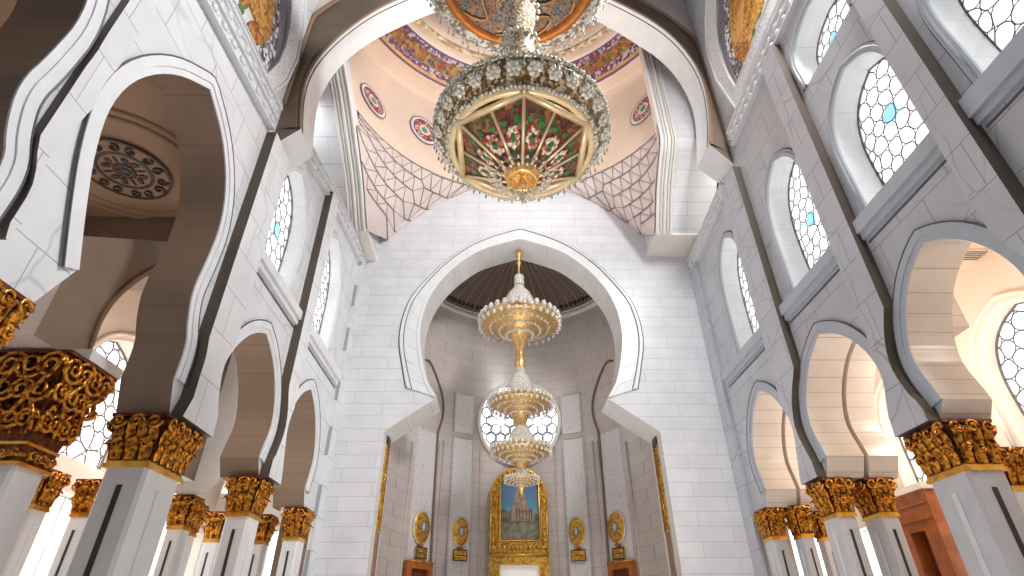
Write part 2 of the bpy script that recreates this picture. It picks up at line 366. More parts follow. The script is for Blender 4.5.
# pilasters, sills, friezes on the nave faces
TN = [0]
def trim(mb, mats):
    TN[0] += 1; return struct(mb.build('trim_%d' % TN[0], mats))
def edge_at(A, z, far):
    ia = max(range(len(A)), key=lambda i: A[i][1]); L = A[ia:] if far else A[:ia+1]
    for a, c in zip(L, L[1:]):
        if (a[1]-z)*(c[1]-z) <= 0 and a[1] != c[1]: return a[0]+(c[0]-a[0])*(z-a[1])/(c[1]-a[1])
    return None
def pilaster(s, y0, y1, z1, An=None, Af=None, zb=5.0, p=0.25, taper=0):
    near = [(y0, z1)]; far = [(y1, z1)]; z = 10.6
    while z > zb:
        e = edge_at(An, z, True) if An else None; g = edge_at(Af, z, False) if Af else None
        k = .37*min(1, max(0, (z-5.0)/.5))
        a = max(y0, e+k) if e is not None else y0; c = min(y1, g-k) if g is not None else y1
        if z < 6.2:
            if e is not None: a = e+k
            if g is not None: c = g-k
        if taper and z < zb+taper: c = a + max(.02, (c-a)*(z-zb)/taper)
        elif c-a < .12: m_ = (a+c)/2; a, c = m_-.06, m_+.06
        near.append((a, z)); far.append((c, z)); z -= .2
    b = MB(); b.plate(near[::-1]+far, [], wmap(s), -p, .02, 0, 0, 1)
    f = wmap(s)
    up = [q for q in near if abs(q[0]-y0) < 1e-6]
    b.add([f(y0-.004, z1, -p), f(y0-.004, z1, 0), f(y0-.004, up[-1][1], 0), f(y0-.004, up[-1][1], -p)], [(0,1,2,3)], 1)
    return trim(b, [M['side_r'] if s == 1 else M['side'], M['edge_shade']])
pilaster(1, 9.74, 10.55, 16.5, R_ARCH[0], R_ARCH[1]); pilaster(1, 13.66, 14.85, 15.4, R_ARCH[1], R_ARCH[2]); pilaster(1, 6.3, 6.9, 15.5, None, R_ARCH[0], 5.1, .29)
pilaster(-1, 4.93, 5.35, 11.8, TLs, L1s, 5.5, .13, 2.6)
pilaster(-1, 9.72, 10.75, 12.45, L_ARCH[0], L_ARCH[1]); pilaster(-1, 14.05, 14.75, 14.4, L_ARCH[1], L_ARCH[2])
def corner_pier(s, y0, y1, z0, z1, p):
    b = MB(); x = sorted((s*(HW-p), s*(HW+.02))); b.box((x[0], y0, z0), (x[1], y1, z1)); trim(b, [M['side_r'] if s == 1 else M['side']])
corner_pier(1, 18.75, 19.5, 0.0, 15.2, .12); corner_pier(-1, 18.85, 19.5, 0.0, 15.1, .12)
def sill(s, y0, y1, z0, z1):
    b = MB(); x0 = s*(HW-0.16); x1 = s*(HW+0.03)
    b.box((min(x0,x1), y0, z0+.17), (max(x0,x1), y1, z1)); x0 = s*(HW-0.09)
    b.box((min(x0,x1), y0, z0), (max(x0,x1), y1, z0+.17)); x0 = s*(HW-0.02)
    b.box((min(x0,x1), y0+.1, z0-.12), (max(x0,x1), y1-.05, z0-.08), 1)
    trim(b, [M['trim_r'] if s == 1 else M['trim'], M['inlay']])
for y0, y1, z0, z1 in ((2.3, 6.28, 9.0, 9.6), (6.9, 9.72, 9.15, 9.66), (10.6, 13.64, 9.25, 9.72), (14.76, 18.5, 9.3, 9.8)): sill(1, y0, y1, z0, z1)
for y0, y1, z0, z1 in ((10.76, 14.08, 9.25, 9.68), (14.72, 18.7, 9.3, 9.78)): sill(-1, y0, y1, z0, z1)
def frieze(s, pts, h, p=0.16):
    b = MB(); 
    for k, (za, zb, pp, mi) in enumerate(((0, h*.42, p*.7, 0), (h*.42, h*.5, p*1.1, 1), (h*.5, h*.92, p*.8, 0), (h*.92, h, p*1.2, 1), (-0.05, 0, p, 1))):
        lo = []; hi = []
        for y, z in pts: lo.append((y, z+za)); hi.append((y, z+zb))
        b.plate(lo + hi[::-1], [], wmap(s), -pp, 0.03, mi, mi, mi)
    # carved rosettes along the band
    for (ya, za), (yb, zb) in zip(pts, pts[1:]):
        n = max(2, int((yb-ya)/0.42))
        for i in range(n):
            t = (i+.5)/n; y = ya+(yb-ya)*t; z = za+(zb-za)*t
            for q in (.21, .71): b.ball((s*(HW-p*.8), y, z+h*q), 0.05, 0.13, h*.13, 6, 1)
    return trim(b, [M['frieze'], M['trim']])
frieze(1, [(2.3, 16.75), (9.7, 16.6), (13.55, 16.35)], 0.62); frieze(1, [(14.9, 15.3), (19.45, 14.95)], 0.5)
frieze(-1, [(0.2, 11.7), (6.2, 12.25), (9.75, 12.62)], 0.78); frieze(-1, [(11.6, 13.75), (14.1, 14.3), (19.45, 15.0)], 0.5)

# ------------------------------------------------------------------ windows: tracery (clipped cells) and daylit glass
def clip(poly, p, n):
    out = []
    for i in range(len(poly)):
        a, b = poly[i-1], poly[i]
        da = (a[0]-p[0])*n[0]+(a[1]-p[1])*n[1]; db = (b[0]-p[0])*n[0]+(b[1]-p[1])*n[1]
        if (da <= 0) != (db <= 0):
            t = da/(da-db); out.append((a[0]+(b[0]-a[0])*t, a[1]+(b[1]-a[1])*t))
        if db <= 0: out.append(b)
    return out
def tracery(outline, fn, d, r, cell, seed):
    rnd = random.Random(seed); ys = [p[0] for p in outline]; zs = [p[1] for p in outline]
    y0, y1, z0, z1 = min(ys), max(ys), min(zs), max(zs)
    seeds = []
    # rosettes of petals, the rest filled in between
    ro = cell*1.05; rows = max(1, int((z1-z0)/(ro*2.7))); 
    for i in range(rows):
        for j in range(2):
            cx = y0+(y1-y0)*(.27+.46*j); cz = z0+(z1-z0)*(i+.5+(.22 if j else -.1))/rows
            seeds.append((cx, cz))
            for k in range(6): seeds.append((cx+ro*math.cos(k*PI/3+i+j), cz+ro*math.sin(k*PI/3+i+j)))
    tries = 0
    while tries < 500:
        tries += 1; p = (rnd.uniform(y0-.1, y1+.1), rnd.uniform(z0-.1, z1+.1))
        if all(math.hypot(p[0]-q[0], p[1]-q[1]) > cell*.8 for q in seeds): seeds.append(p)
    mb = MB(); done = set(); allc = []
    for i, p in enumerate(seeds):
        poly = [(p[0]-2*cell, p[1]-2*cell), (p[0]+2*cell, p[1]-2*cell), (p[0]+2*cell, p[1]+2*cell), (p[0]-2*cell, p[1]+2*cell)]
        for j, q in enumerate(seeds):
            if i == j or math.hypot(p[0]-q[0], p[1]-q[1]) > 4*cell: continue
            poly = clip(poly, ((p[0]+q[0])/2, (p[1]+q[1])/2), (q[0]-p[0], q[1]-p[1]))
            if len(poly) < 3: break
        if len(poly) < 3: continue
        # keep the cell inside the convex outline
        k = len(outline); area = sum(outline[a-1][0]*outline[a][1]-outline[a][0]*outline[a-1][1] for a in range(k))
        sg = 1 if area > 0 else -1
        for a in range(k):
            A, B = outline[a-1], outline[a]
            nx, nz = (B[1]-A[1])*sg, -(B[0]-A[0])*sg
            if math.hypot(nx, nz) < 1e-6: continue
            poly = clip(poly, A, (nx, nz))
            if len(poly) < 3: break
        if len(poly) < 3: continue
        allc.append(poly)
        # rounded cell: smoothing the polygon gives lobed openings
        sm = chaikin(poly, 1, True)
        cx = sum(a[0] for a in sm)/len(sm); cz = sum(a[1] for a in sm)/len(sm)
        inner = [(cx+(a[0]-cx)*.97, cz+(a[1]-cz)*.97) for a in sm]
        mb.tube([fn(a[0], a[1], d) for a in inner], r, 4, True)
    mb.tube([fn(a[0], a[1], d) for a in outline], r*2.0, 5, True)
    return mb, allc
WN = [0]
def window(outline, fn, d, cell=0.42, r=0.022, seed=0, blue=True, frame=True):
    WN[0] += 1
    g = MB(); g.plate(outline, [], fn, d+0.06, d+0.09)
    o = struct(g.build('window_%d' % WN[0], M['pane']))
    mb, cl = tracery(outline, fn, d, r, cell, seed+WN[0])
    mb.build('tracery', M['lattice'], o)
    if blue and len(cl) > 12:
        b = MB(); zc = sum(p[1] for p in outline)/len(outline); yc = sum(p[0] for p in outline)/len(outline)
        cl.sort(key=lambda c: math.hypot(sum(p[0] for p in c)/len(c)-yc-.25, sum(p[1] for p in c)/len(c)-zc+.35))
        for c in cl[:1]: b.plate(c, [], fn, d+0.03, d+0.045)
        b.build('blue_pane', M['bluepane'], o)
    return o
for s in (1, -1):
    for i, wn in enumerate(WIN[s]):
        y0, y1, z0, z1 = wn
        big = (i == 0 and s == 1)
        window(window_hole(y0, y1, z0, z1), wmap(s), (TH-0.34 if s == 1 else 0.36), 0.36 if not big else 0.42, 0.013, seed=i*3)

# ------------------------------------------------------------------ transverse arch between the two bays
XL, YL, XR, YR = -6.55, 10.2, 6.29, 13.7
def tplane(u, v, dy):
    d = ray(u, v); k = (YR-YL)/(XR-XL)
    # y = YL + dy + k*(x-XL)
    t = (YL + dy + k*(CAM.x - XL) - CAM.y)/(d.y - k*d.x); return CAM + d*t
nearL = [(300.6,129),(300.8,104),(304,83.6),(315,60.6),(340,35.5),(368,14.6),(397,0),(430,-13),(470,-24)]
nearR = [(709,144),(709.5,117),(704.6,83.6),(689,54),(662,27),(620,4),(580,-13),(545,-22)]
farL = [(312,157),(315,120),(318.5,100),(336,69),(367.6,43),(404,25),(440,10),(478,0)]
farR = [(697,168),(696,117),(683,86),(662,60.6),(639,46),(620,33.4),(580,12),(545,0)]
def resample(P, n):
    L = [0]
    for a, b in zip(P, P[1:]): L.append(L[-1]+(b-a).length)
    out = []
    for i in range(n):
        t = L[-1]*i/(n-1); j = 0
        while j < len(P)-2 and L[j+1] < t: j += 1
        out.append(P[j].lerp(P[j+1], (t-L[j])/max(1e-9, L[j+1]-L[j])))
    return out
def sm3(P, it=2): return [Vector(p) for p in chaikin([tuple(p) for p in P], it)]
ne = [tplane(u, v, 0) for u, v in nearL] + [tplane(508, -32, 0)] + [tplane(u, v, 0) for u, v in reversed(nearR)]
fe = [tplane(u, v, 1.3) for u, v in farL] + [tplane(511, -9, 1.3)] + [tplane(u, v, 1.3) for u, v in reversed(farR)]
NE = resample(sm3(ne), 60); FE = resample(sm3(fe), 60)
kx = (YR-YL)/(XR-XL); tv = Vector((1, kx, 0)).normalized(); nv = Vector((-kx, 1, 0)).normalized()
def outw(P, d):
    """offset outward in the arch plane"""
    out = []
    for i in range(len(P)):
        t = P[min(i+1, len(P)-1)] - P[max(i-1, 0)]; a, b = t.dot(tv), t.z; l = math.hypot(a, b) or 1
        out.append(P[i] + (tv*(-b/l) + Vector((0,0,a/l)))*d)
    return out
b = MB()
mid = [a.lerp(c, .5) for a, c in zip(NE, FE)]
b.grid([NE, [p + nv*0.04 for p in outw(NE, -0.0)], [a.lerp(c, .12) for a, c in zip(NE, FE)]], 1)
b.grid([[a.lerp(c, .12) for a, c in zip(NE, FE)], [a.lerp(c, .30) for a, c in zip(outw(NE, .05), outw(FE, .05))], [a.lerp(c, .70) for a, c in zip(outw(NE, .05), outw(FE, .05))], [a.lerp(c, .88) for a, c in zip(NE, FE)], FE], 1)
# near face band (its shade put into the brown colour) and the wall-side ends
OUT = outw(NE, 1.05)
OUT = [p if p.z > 0 else p for p in OUT]
for i, p in enumerate(OUT):
    if p.x < -HW: OUT[i] = Vector((-HW, YL + kx*(-HW-XL), p.z))
    if p.x > HW: OUT[i] = Vector((HW, YL + kx*(HW-XL), p.z))
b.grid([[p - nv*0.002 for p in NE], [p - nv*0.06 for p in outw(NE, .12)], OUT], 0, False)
# corbel undersides: outer ends meet the side walls
cl0, cl1 = tplane(271,147,0), tplane(284,172,1.3); cr0, cr1 = tplane(736,164,0), tplane(727.5,183.6,1.3)
cl0.x = cl1.x = -HW; cr0.x = cr1.x = HW
b.add([NE[0], FE[0], cl1, cl0], [(0,1,2,3)], 1); b.add([NE[-1], FE[-1], cr1, cr0], [(0,1,2,3)], 1)
b.add([NE[0], OUT[0], cl0, OUT[1]], [(0,2,1)], 0); b.add([NE[-1], OUT[-1], cr0], [(0,1,2)], 0)
# wall-side closing of the near face below the outer curve
b.add([NE[0], NE[4], Vector((-HW, cl0.y, NE[4].z)), cl0], [(0,1,2,3)], 0); b.add([NE[-1], NE[-5], Vector((HW, cr0.y, NE[-5].z)), cr0], [(0,1,2,3)], 0)
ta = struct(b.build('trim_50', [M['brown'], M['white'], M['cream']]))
c = MB()
c.tube([a.lerp(d, .13) - Vector((0,0,.0)) for a, d in zip(NE, FE)], 0.025, 5); c.build('inlay_line', M['inlay'], ta)
c = MB(); c.tube([p - nv*0.05 for p in NE], 0.045, 6); c.build('edge_roll', M['lbrown'], ta)
c = MB(); c.tube([p - nv*0.06 for p in OUT[2:-2]], 0.07, 6); c.build('outer_roll', M['lbrown'], ta)
# plaster spandrel above the band, closing the near bay
sp = MB(); top = 27.0
S = [p + nv*0.02 for p in OUT]
sp.grid([S, [Vector((p.x, p.y, top)) for p in S]], 0, False)
struct(sp.build('wall_spandrel', [M['pink']]))

# ------------------------------------------------------------------ mosaic flower panels above the frieze
def wallpoly(s, pts, zoom, dd):
    X = s*(HW-dd); out = []
    for x, y in pts:
        P = px(zoom[0]+x/zoom[2], zoom[1]+y/zoom[2], X); out.append((P.y, P.z))
    return out
def mosaic(s, zoom, inner, outer, shapes, label):
    t = thing('mosaic_panel', label, 'mosaic', (s*HW, 10.0, 16.0))
    inv = Vector(t.location)
    def mp(d):  # local space
        return lambda a, b, dd: tuple(Vector((s*(HW-d+dd), a, b)) - inv)
    I = wallpoly(s, inner, zoom, .06); O = wallpoly(s, outer, zoom, .06)
    b = MB(); b.plate(I, [], mp(.03), 0, .02); b.build('ground', M['mosaic_white'], t)
    b = MB(); b.plate(O, [I], mp(.12), 0, .11)
    b.build('carved_border', M['frieze'], t)
    b = MB(); b.tube([mp(.13)(p[0], p[1], 0) for p in O], 0.05, 6, True); b.tube([mp(.13)(p[0], p[1], 0) for p in I], 0.03, 6, True); b.build('border_roll', M['trim'], t)
    for k, (nm, pts, mt, d) in enumerate(shapes):
        P = wallpoly(s, pts, zoom, d); P = chaikin(P, 1, True)
        b = MB(); b.plate(P, [], mp(d), 0, d-.035); b.build(nm, M[mt], t)
ZL = (190, 0, 4.785); ZR = (620, 0, 4.785)
mosaic(-1, ZL, [(355,360),(300,225),(232,80),(195,0),(140,-120),(300,-170),(440,-140),(478,-60),(474,40),(466,130),(448,220),(415,300)],
       [(368,460),(255,205),(150,0),(95,-125),(290,-230),(480,-200),(540,-70),(538,40),(528,160),(498,290),(450,390)],
       [('dark_tesserae', [(352,352),(318,275),(350,200),(395,120),(415,0),(420,-60),(450,-60),(466,40),(455,140),(435,225),(405,300)], 'mosaic_dark', .05),
        ('violet_edge', [(362,350),(405,290),(420,200),(428,100),(430,0),(432,-80),(476,-60),(470,40),(462,140),(444,225),(412,300)], 'mosaic_purple', .055),
        ('lower_petal', [(262,140),(285,100),(330,95),(395,100),(392,160),(370,205),(300,224),(280,195)], 'mosaic_brown', .07),
        ('tall_petal', [(285,0),(300,-60),(400,-80),(412,0),(400,70),(395,130),(370,190),(335,160),(322,100),(300,60)], 'mosaic_gold', .08),
        ('petal_rib', [(330,-40),(345,-40),(350,60),(372,110),(362,130),(340,80)], 'orange', .095),
        ('petal_rib', [(385,-40),(398,-30),(385,50),(366,105),(358,90),(372,40)], 'framegold', .095),
        ('bud', [(240,0),(250,-40),(290,-40),(290,25),(268,48),(250,40)], 'mosaic_brown', .07),
        ('leaf', [(215,30),(240,14),(258,30),(262,62),(240,84),(222,66)], 'mosaic_green', .075)],
       'flower mosaic with amber petals and one green leaf, above the tall left arch')
mosaic(1, ZR, [(560,418),(530,370),(500,300),(482,220),(470,120),(470,0),(470,-80),(520,-150),(640,-170),(760,-120),(722,-10),(690,70),(650,190),(610,300)],
       [(565,520),(470,380),(425,240),(418,110),(424,0),(428,-110),(500,-220),(650,-240),(835,-130),(770,0),(700,165),(610,390)],
       [('dark_tesserae', [(560,415),(530,365),(505,300),(490,200),(490,60),(500,-60),(530,-60),(528,60),(530,170),(545,250),(590,300),(580,370)], 'mosaic_dark', .05),
        ('violet_edge', [(558,410),(528,365),(502,300),(484,220),(472,120),(472,0),(474,-70),(500,-70),(496,60),(500,180),(520,280),(548,350)], 'mosaic_purple', .055),
        ('tall_petal', [(520,-60),(640,-80),(690,-30),(680,30),(655,90),(632,140),(625,200),(560,290),(540,240),(528,150),(520,60)], 'mosaic_gold', .08),
        ('lower_petal', [(560,290),(545,240),(560,205),(620,195),(638,230),(618,270),(590,296)], 'mosaic_brown', .09),
        ('petal_rib', [(575,-40),(592,-40),(588,60),(575,160),(556,220),(560,120)], 'orange', .095),
        ('petal_rib', [(625,-30),(645,-20),(632,60),(612,130),(602,120),(618,50)], 'mosaic_brown', .095),
        ('leaf', [(662,80),(680,52),(700,70),(694,100),(676,116)], 'mosaic_green', .075),
        ('leaf', [(632,150),(648,134),(660,150),(652,176),(636,178)], 'mosaic_green', .075)],
       'flower mosaic with tall amber petals and two green leaves, beside the right windows')

# ------------------------------------------------------------------ front wall with the great keyhole arch
AX = -0.33; FY = 19.5; FT = 1.5
HALF = [(3.2,9.17),(3.55,9.72),(3.80,10.43),(4.10,11.9),(3.90,13.43),(3.15,14.75),(2.12,15.75),(1.4,16.15),(0,16.62)]
half = [HALF[0]] + chaikin(HALF[1:], 2)
inner = [(AX-5.0,0),(AX-5.0,7.9)] + [(AX-w,z) for w,z in half] + [(AX+w,z) for w,z in reversed(half[:-1])] + [(AX+5.0,7.9),(AX+5.0,0)]
gab = [(-6.45,16.3),(-5.33,17.58),(-4.05,18.74),(-2.46,19.8),(-0.4,20.3),(1.63,19.9),(3.45,18.77),(4.51,17.69),(5.4,16.7)]
outer = [(-7.14,0)] + inner + [(7.14,0),(7.14,15.9)] + [(x,z+(.55 if k in (0,8) else .12)) for k,(x,z) in reversed(list(enumerate(gab)))] + [(-7.14,15.7)]
b = MB()
b.plate(outer, [], lambda a,c,d: (a, FY+d, c), 0, FT, 0, 0, 1)
wf = struct(b.build('wall_front', [M['front'], M['reveal']]))
OH = [(4.35,9.55),(4.55,10.3),(4.9,11.7),(4.68,13.3),(4.15,14.2),(3.1,15.6),(1.75,16.65),(0,17.32)]
oh = chaikin(OH, 2)
core = [(AX-w,z) for w,z in oh] + [(AX+w,z) for w,z in reversed(oh[:-1])]
inn = [(AX-w,z) for w,z in half] + [(AX+w,z) for w,z in reversed(half[:-1])]
def rs2(P, n): return [(p.x, p.y) for p in resample([Vector((a,c,0)) for a,c in P], n)]
c2 = rs2(core, 80); i2 = rs2(inn, 80)
b = MB()
fr = lambda L, d: [(p[0], FY-d, p[1]) for p in L]
mix = lambda t: [(a[0]*(1-t)+c[0]*t, a[1]*(1-t)+c[1]*t) for a, c in zip(i2, c2)]
b.grid([fr(i2,0), fr(i2,.08), fr(mix(.17),.08), fr(mix(.2),.04), fr(mix(.85),.04), fr(mix(.88),.09), fr(c2,.09), fr(c2,0)], 0, False)
b.build('arch_moulding', M['white'], wf)
b = MB(); b.tube(fr(offset(c2, .05), .0), 0.022, 5); b.tube(fr(mix(.83), .05), 0.014, 4); b.build('inlay_line', M['inlay'], wf)
b = MB()
for k in range(2, 79, 3):
    b.tube([fr(mix(.22),.045)[k], fr(mix(.82),.045)[k]], 0.010, 4)
b.build('voussoir_joint', M['trim'], wf)

# upper bay: the side arches above the frieze, each with its reveal of coursed stone
def side_arch(s, pts, xin, xw, n):
    P = [px(u, v, xin) for u, v in pts]; L = chaikin([(p.y if s < 0 else max(p.y, 15.4), p.z) for p in P], 2)
    b = MB()
    if s > 0: L = [q for q in L if q[1] < 19.6] + [(15.4, 22.0), (15.4, 26.0)]
    # curved reveal of the side arch: a shell of even thickness
    if L[0][0] > L[-1][0]: back = [(min(a+.35, FY), c+.35) for a, c in L]
    poly = L + back[::-1] + [(FY, L[0][1]+.3), (FY, L[0][1])]
    b.plate(poly, [], lambda a,c,d: (xin + s*d, a, c), 0, 4.2 if s < 0 else 2.5, 0, 0, 0)
    low = [q for q in L if q[1] < L[0][1] + 2.6]
    b.plate(low + [(FY, low[-1][1]), (FY, L[0][1])], [], lambda a,c,d: (xin + s*(.01+d), a, c), 0, .1, 0, 0, 0)
    o = struct(b.build('wall_upper_%s' % n, [M['front']]))
    b = MB()
    for k, (off, r, mi) in enumerate(((0.06, .07, 0), (.22, .05, 1), (.36, .08, 0), (.5, .05, 1), (.62, .06, 0))):
        b.tube([(xin+s*off, a-.03, c-.02) for a, c in L], r, 6, mi=mi)
    b.build('arch_moulding', [M['cream'], M['trim']], o)
    b = MB(); l0 = L[0]
    x0, x1 = sorted((xin - s*.03, s*(HW+.3)))
    b.box((x0, l0[0]-.06, l0[1]-.03), (x1, FY, l0[1]+.08)); b.build('corbel', M['cream'], o)
    return L
XSL, XSR = -6.58, 5.28
LL = side_arch(-1, [(366.5,231),(365,220),(363,184),(357.5,141),(352,100),(344,55)], XSL, 0, 'left')
RL = side_arch(1, [(655.5,235),(656,200),(657.5,173),(661.5,140),(665.5,110),(670,75),(674,45)], XSR, 0, 'right')

# pendentives: tiled surface between the gable, the side arches and the drum ring
DC = Vector((-0.6, 12.7, 0)); R0 = 6.85; Z0 = 19.7
DC2 = Vector((-0.55, 11.2, 0)); R1_ = 8.35; Z1 = 25.2
def ringp(a, t=0.0):
    c = DC.lerp(DC2, t); r = R0 + (R1_-R0)*t; z = Z0 + (Z1-Z0)*t
    bul = 0.35*math.sin(PI*t)
    return Vector((c.x + (r+bul)*math.cos(a), c.y + (r+bul)*math.sin(a), z))
def pend(s, SL, xin):
    gl = [Vector((x, FY-.02, z)) for x, z in gab]
    side = [Vector((xin - s*.05, a, c)) for a, c in SL]           # corner -> up
    apex = Vector((-0.45, FY-.02, 20.2))
    if s == -1: g = gl[:4] + [apex]
    else: g = list(reversed(gl[5:])) + [apex]
    tu, tv_ = (363, 127) if s == -1 else (652, 129)
    top_side = [p for p in side if proj(p)[1] > tv_ - 6]
    a0 = min((((proj(ringp(math.radians(q)))[0]-tu)**2 + (proj(ringp(math.radians(q)))[1]-tv_)**2), q) for q in (range(95, 200) if s == -1 else range(-20, 85)))[1]*PI/180 - s*math.radians(5)
    top_side.append(top_side[-1].lerp(ringp(a0), .9))
    B = resample(list(reversed(top_side)), 24) + resample(g, 24)[1:]
    n = len(B); rows = []
    a1 = PI/2
    for j in range(13):
        t = j/12; row = []
        for i, p in enumerate(B):
            q = ringp(a0 + (a1-a0)*i/(n-1))
            bl = math.sin(PI*t)*0.25
            w = p.lerp(q, t); w.y += bl*math.sin(PI*i/(n-1))
            row.append(w)
        rows.append(row)
    b = MB(); b.grid(rows, 0); o = struct(b.build('ceiling_pendentive_%s' % ('left' if s == -1 else 'right'), [M['tile']]))
    c = MB(); toward = (CAM - Vector((0, 16, 19))).normalized()*.03
    # courses of constant height, sprung off the ring, with zigzag joints between them
    zs = [19.65, 19.05, 18.35, 17.65, 17.0, 16.55]
    def at_level(z):
        L = {}
        for i in range(n):
            for j in range(12):
                p, q = rows[j][i], rows[j+1][i]
                if (p.z - z)*(q.z - z) <= 0 and abs(q.z-p.z) > 1e-4:
                    L[i] = p.lerp(q, (z-p.z)/(q.z-p.z)) + toward; break
        return L
    lev = [at_level(z) for z in zs]
    for L in lev:
        ks = sorted(L); run = []
        for k_ in ks:
            if run and k_ - run[-1] > 1:
                if len(run) > 1: c.tube([L[q] for q in run], 0.034, 5)
                run = []
            run.append(k_)
        if len(run) > 1: c.tube([L[q] for q in run], 0.034, 5)
    for La, Lb in zip(lev, lev[1:]):
        for i in range(0, n-3, 3):
            if i in La and i+2 in Lb: c.tube([La[i], Lb[i+2]], 0.016, 4)
            if i+3 in La and i+2 in Lb: c.tube([La[i+3], Lb[i+2]], 0.013, 4)
    c.build('tile_joint', M['tileline'], o)
pend(-1, LL, XSL); pend(1, RL, XSR)

# drum, cornice rings and painted band of the dome; only the part beyond the transverse arch exists
def cull(mb):
    keep = [all(mb.v[i][1] > YL + 1.35 + kx*(mb.v[i][0]-XL) for i in f) for f in mb.f]
    mb.f = [f for f, k in zip(mb.f, keep) if k]; mb.m = [f for f, k in zip(mb.m, keep) if k]; mb.sm = [f for f, k in zip(mb.sm, keep) if k]
    return mb
dr = MB(); NA = 72
dr.grid([[ringp(2*PI*i/NA, j/8) for i in range(NA+1)] for j in range(9)], 0)
cc = DC2
def circ(r, z): return [(cc.x + r*math.cos(2*PI*i/NA), cc.y + r*math.sin(2*PI*i/NA), z) for i in range(NA+1)]
dr.grid([circ(8.35,25.2), circ(8.15,25.05), circ(7.95,25.2), circ(7.55,25.05)], 0)
drum = struct(cull(dr).build('ceiling_drum', [M['dome_peach']]))
b = MB(); b.tube(circ(8.3,25.2)[:-1], .13, 8, True); cull(b).build('cornice_roll', M['dome_peach'], drum)
b = MB(); b.tube(circ(7.52,25.04)[:-1], .06, 6, True); b.tube(circ(6.55,26.0)[:-1], .05, 6, True); cull(b).build('violet_line', M['purple'], drum)
b = MB(); b.grid([circ(7.55,25.05), circ(7.4,25.2)], 0); cull(b).build('orange_band', M['orange'], drum)
b = MB(); b.grid([circ(7.4,25.2), circ(7.18,25.4)], 0); cull(b).build('chain_band', M['band_violet'], drum)
b = MB(); b.grid([circ(7.18,25.4), circ(6.75,25.8)], 0); cull(b).build('garland_band', M['band_mosaic'], drum)
b = MB(); b.grid([circ(6.75,25.8), circ(6.55,26.0)], 0); cull(b).build('chain_band', M['band_violet'], drum)
b = MB(); b.grid([circ(6.55,26.0), circ(6.35,26.0), circ(6.3,26.5)], 0); cull(b).build('cornice', M['dome_peach'], drum)
b = MB(); b.tube(circ(6.2,26.5)[:-1], .14, 8, True); cull(b).build('gilt_beading', M['gilt_bead'], drum)
b = MB(); b.grid([circ(6.3,26.5), circ(6.0,26.6), circ(5.9,27.3), circ(5.6,28.6), circ(4.8,30.2), circ(3.4,31.6), circ(1.6,32.4), circ(.05,32.6)], 0); cull(b).build('dome_shell', M['dome_peach'], drum)

def medallion(u, v, label, rad=0.72):
    best = None
    for i in range(0, 361, 1):
        for j in range(1, 12):
            P = ringp(math.radians(i), j/12)
            if P.y < 12: continue
            a, c = proj(P); e = (a-u)**2+(c-v)**2
            if best is None or e < best[0]: best = (e, math.radians(i), j/12)
    _, a, t = best; P = ringp(a, t)
    da = (ringp(a+.02, t)-ringp(a-.02, t)).normalized(); dt = (ringp(a, t+.03)-ringp(a, t-.03)).normalized()
    nn = da.cross(dt).normalized()
    if nn.dot(Vector((cc.x, cc.y, 22)) - P) < 0: nn = -nn
    o = thing('dome_medallion', label, 'medallion', P, 0, 'painted medallions around the dome')
    def disc(r0, r1, h, nm, mt, lob=0):
        b = MB(); rows = []
        for r in (r0, r1):
            rows.append([da*(r*(1+lob*math.cos(k*PI/6*2))*math.cos(2*PI*k/48)) + dt*(1.15*r*(1+lob*math.cos(k*PI/6*2))*math.sin(2*PI*k/48)) + nn*h for k in range(49)])
        b.grid(rows, 0, False); b.build(nm, M[mt], o)
    disc(rad*.99, rad*1.05, .13, 'violet_ring', 'purple'); disc(rad*.80, rad*.99, .12, 'white_ring', 'medal_white'); disc(rad*.76, rad*.82, .135, 'violet_ring', 'purple')
    disc(rad*.36, rad*.80, .125, 'petal_ring', 'medal_red'); disc(0.02, rad*.38, .13, 'centre', 'medal_white'); disc(.02, rad*.22, .14, 'leaf', 'medal_green', .3)
medallion(373, 101, 'round red and green medallion on peach dome, beside the left side arch')
medallion(422, 134, 'red and green dome medallion partly hidden by the left of the large chandelier')
medallion(643, 109, 'round red and green medallion on peach dome, right of the large chandelier')

# ------------------------------------------------------------------ apse
AY = FY + FT; AR = 5.0
def apx(a, r=AR, z=0): return (AX + r*math.cos(a), AY + r*math.sin(a), z)
ap = MB(); NAx = 48
ap.grid([[apx(PI*i/NAx, AR, z) for i in range(NAx+1)] for z in (0, 4, 8, 12, 16.0)], 0)
wa = struct(ap.build('wall_apse', [M['apse']]))
b = MB()
prof = [(5.0,16.0),(4.85,16.25),(4.5,16.55),(3.8,16.9),(2.8,17.2),(1.7,17.38),(.85,17.45)]
b.lathe([(r, z) for r, z in prof], (AX, AY, 0), 48, a0=0, a1=PI); b.lathe([(.85,17.45),(.8,17.7),(.02,17.75)], (AX,AY,0), 24, a0=0, a1=PI)
ac = struct(b.build('ceiling_apse', [M['rib']]))
b = MB()
for k in range(0, 25):
    a = PI*(k+.5)/25; b.tube([(AX+r*math.cos(a)*.995, AY+r*math.sin(a)*.995, z-.02) for r, z in prof], .03, 4)
b.tube([apx(PI*i/40, .9, 17.42) for i in range(41)], .07, 6); b.build('dome_rib', M['ribline'], ac)
b = MB(); b.tube([apx(PI*i/48, 4.96, 16.0) for i in range(49)], .13, 8); b.tube([apx(PI*i/48, 4.9, 16.2) for i in range(49)], .06, 6); b.build('cornice', M['cream'], wa)
# leaf border at the foot of the apse dome
b = MB()
for k in range(56):
    a = PI*(k+.5)/56; b.ball((AX+4.66*math.cos(a), AY+4.66*math.sin(a), 16.42), .12, .12, .16, 6)
b.build('leaf_border', M['strip'], ac)

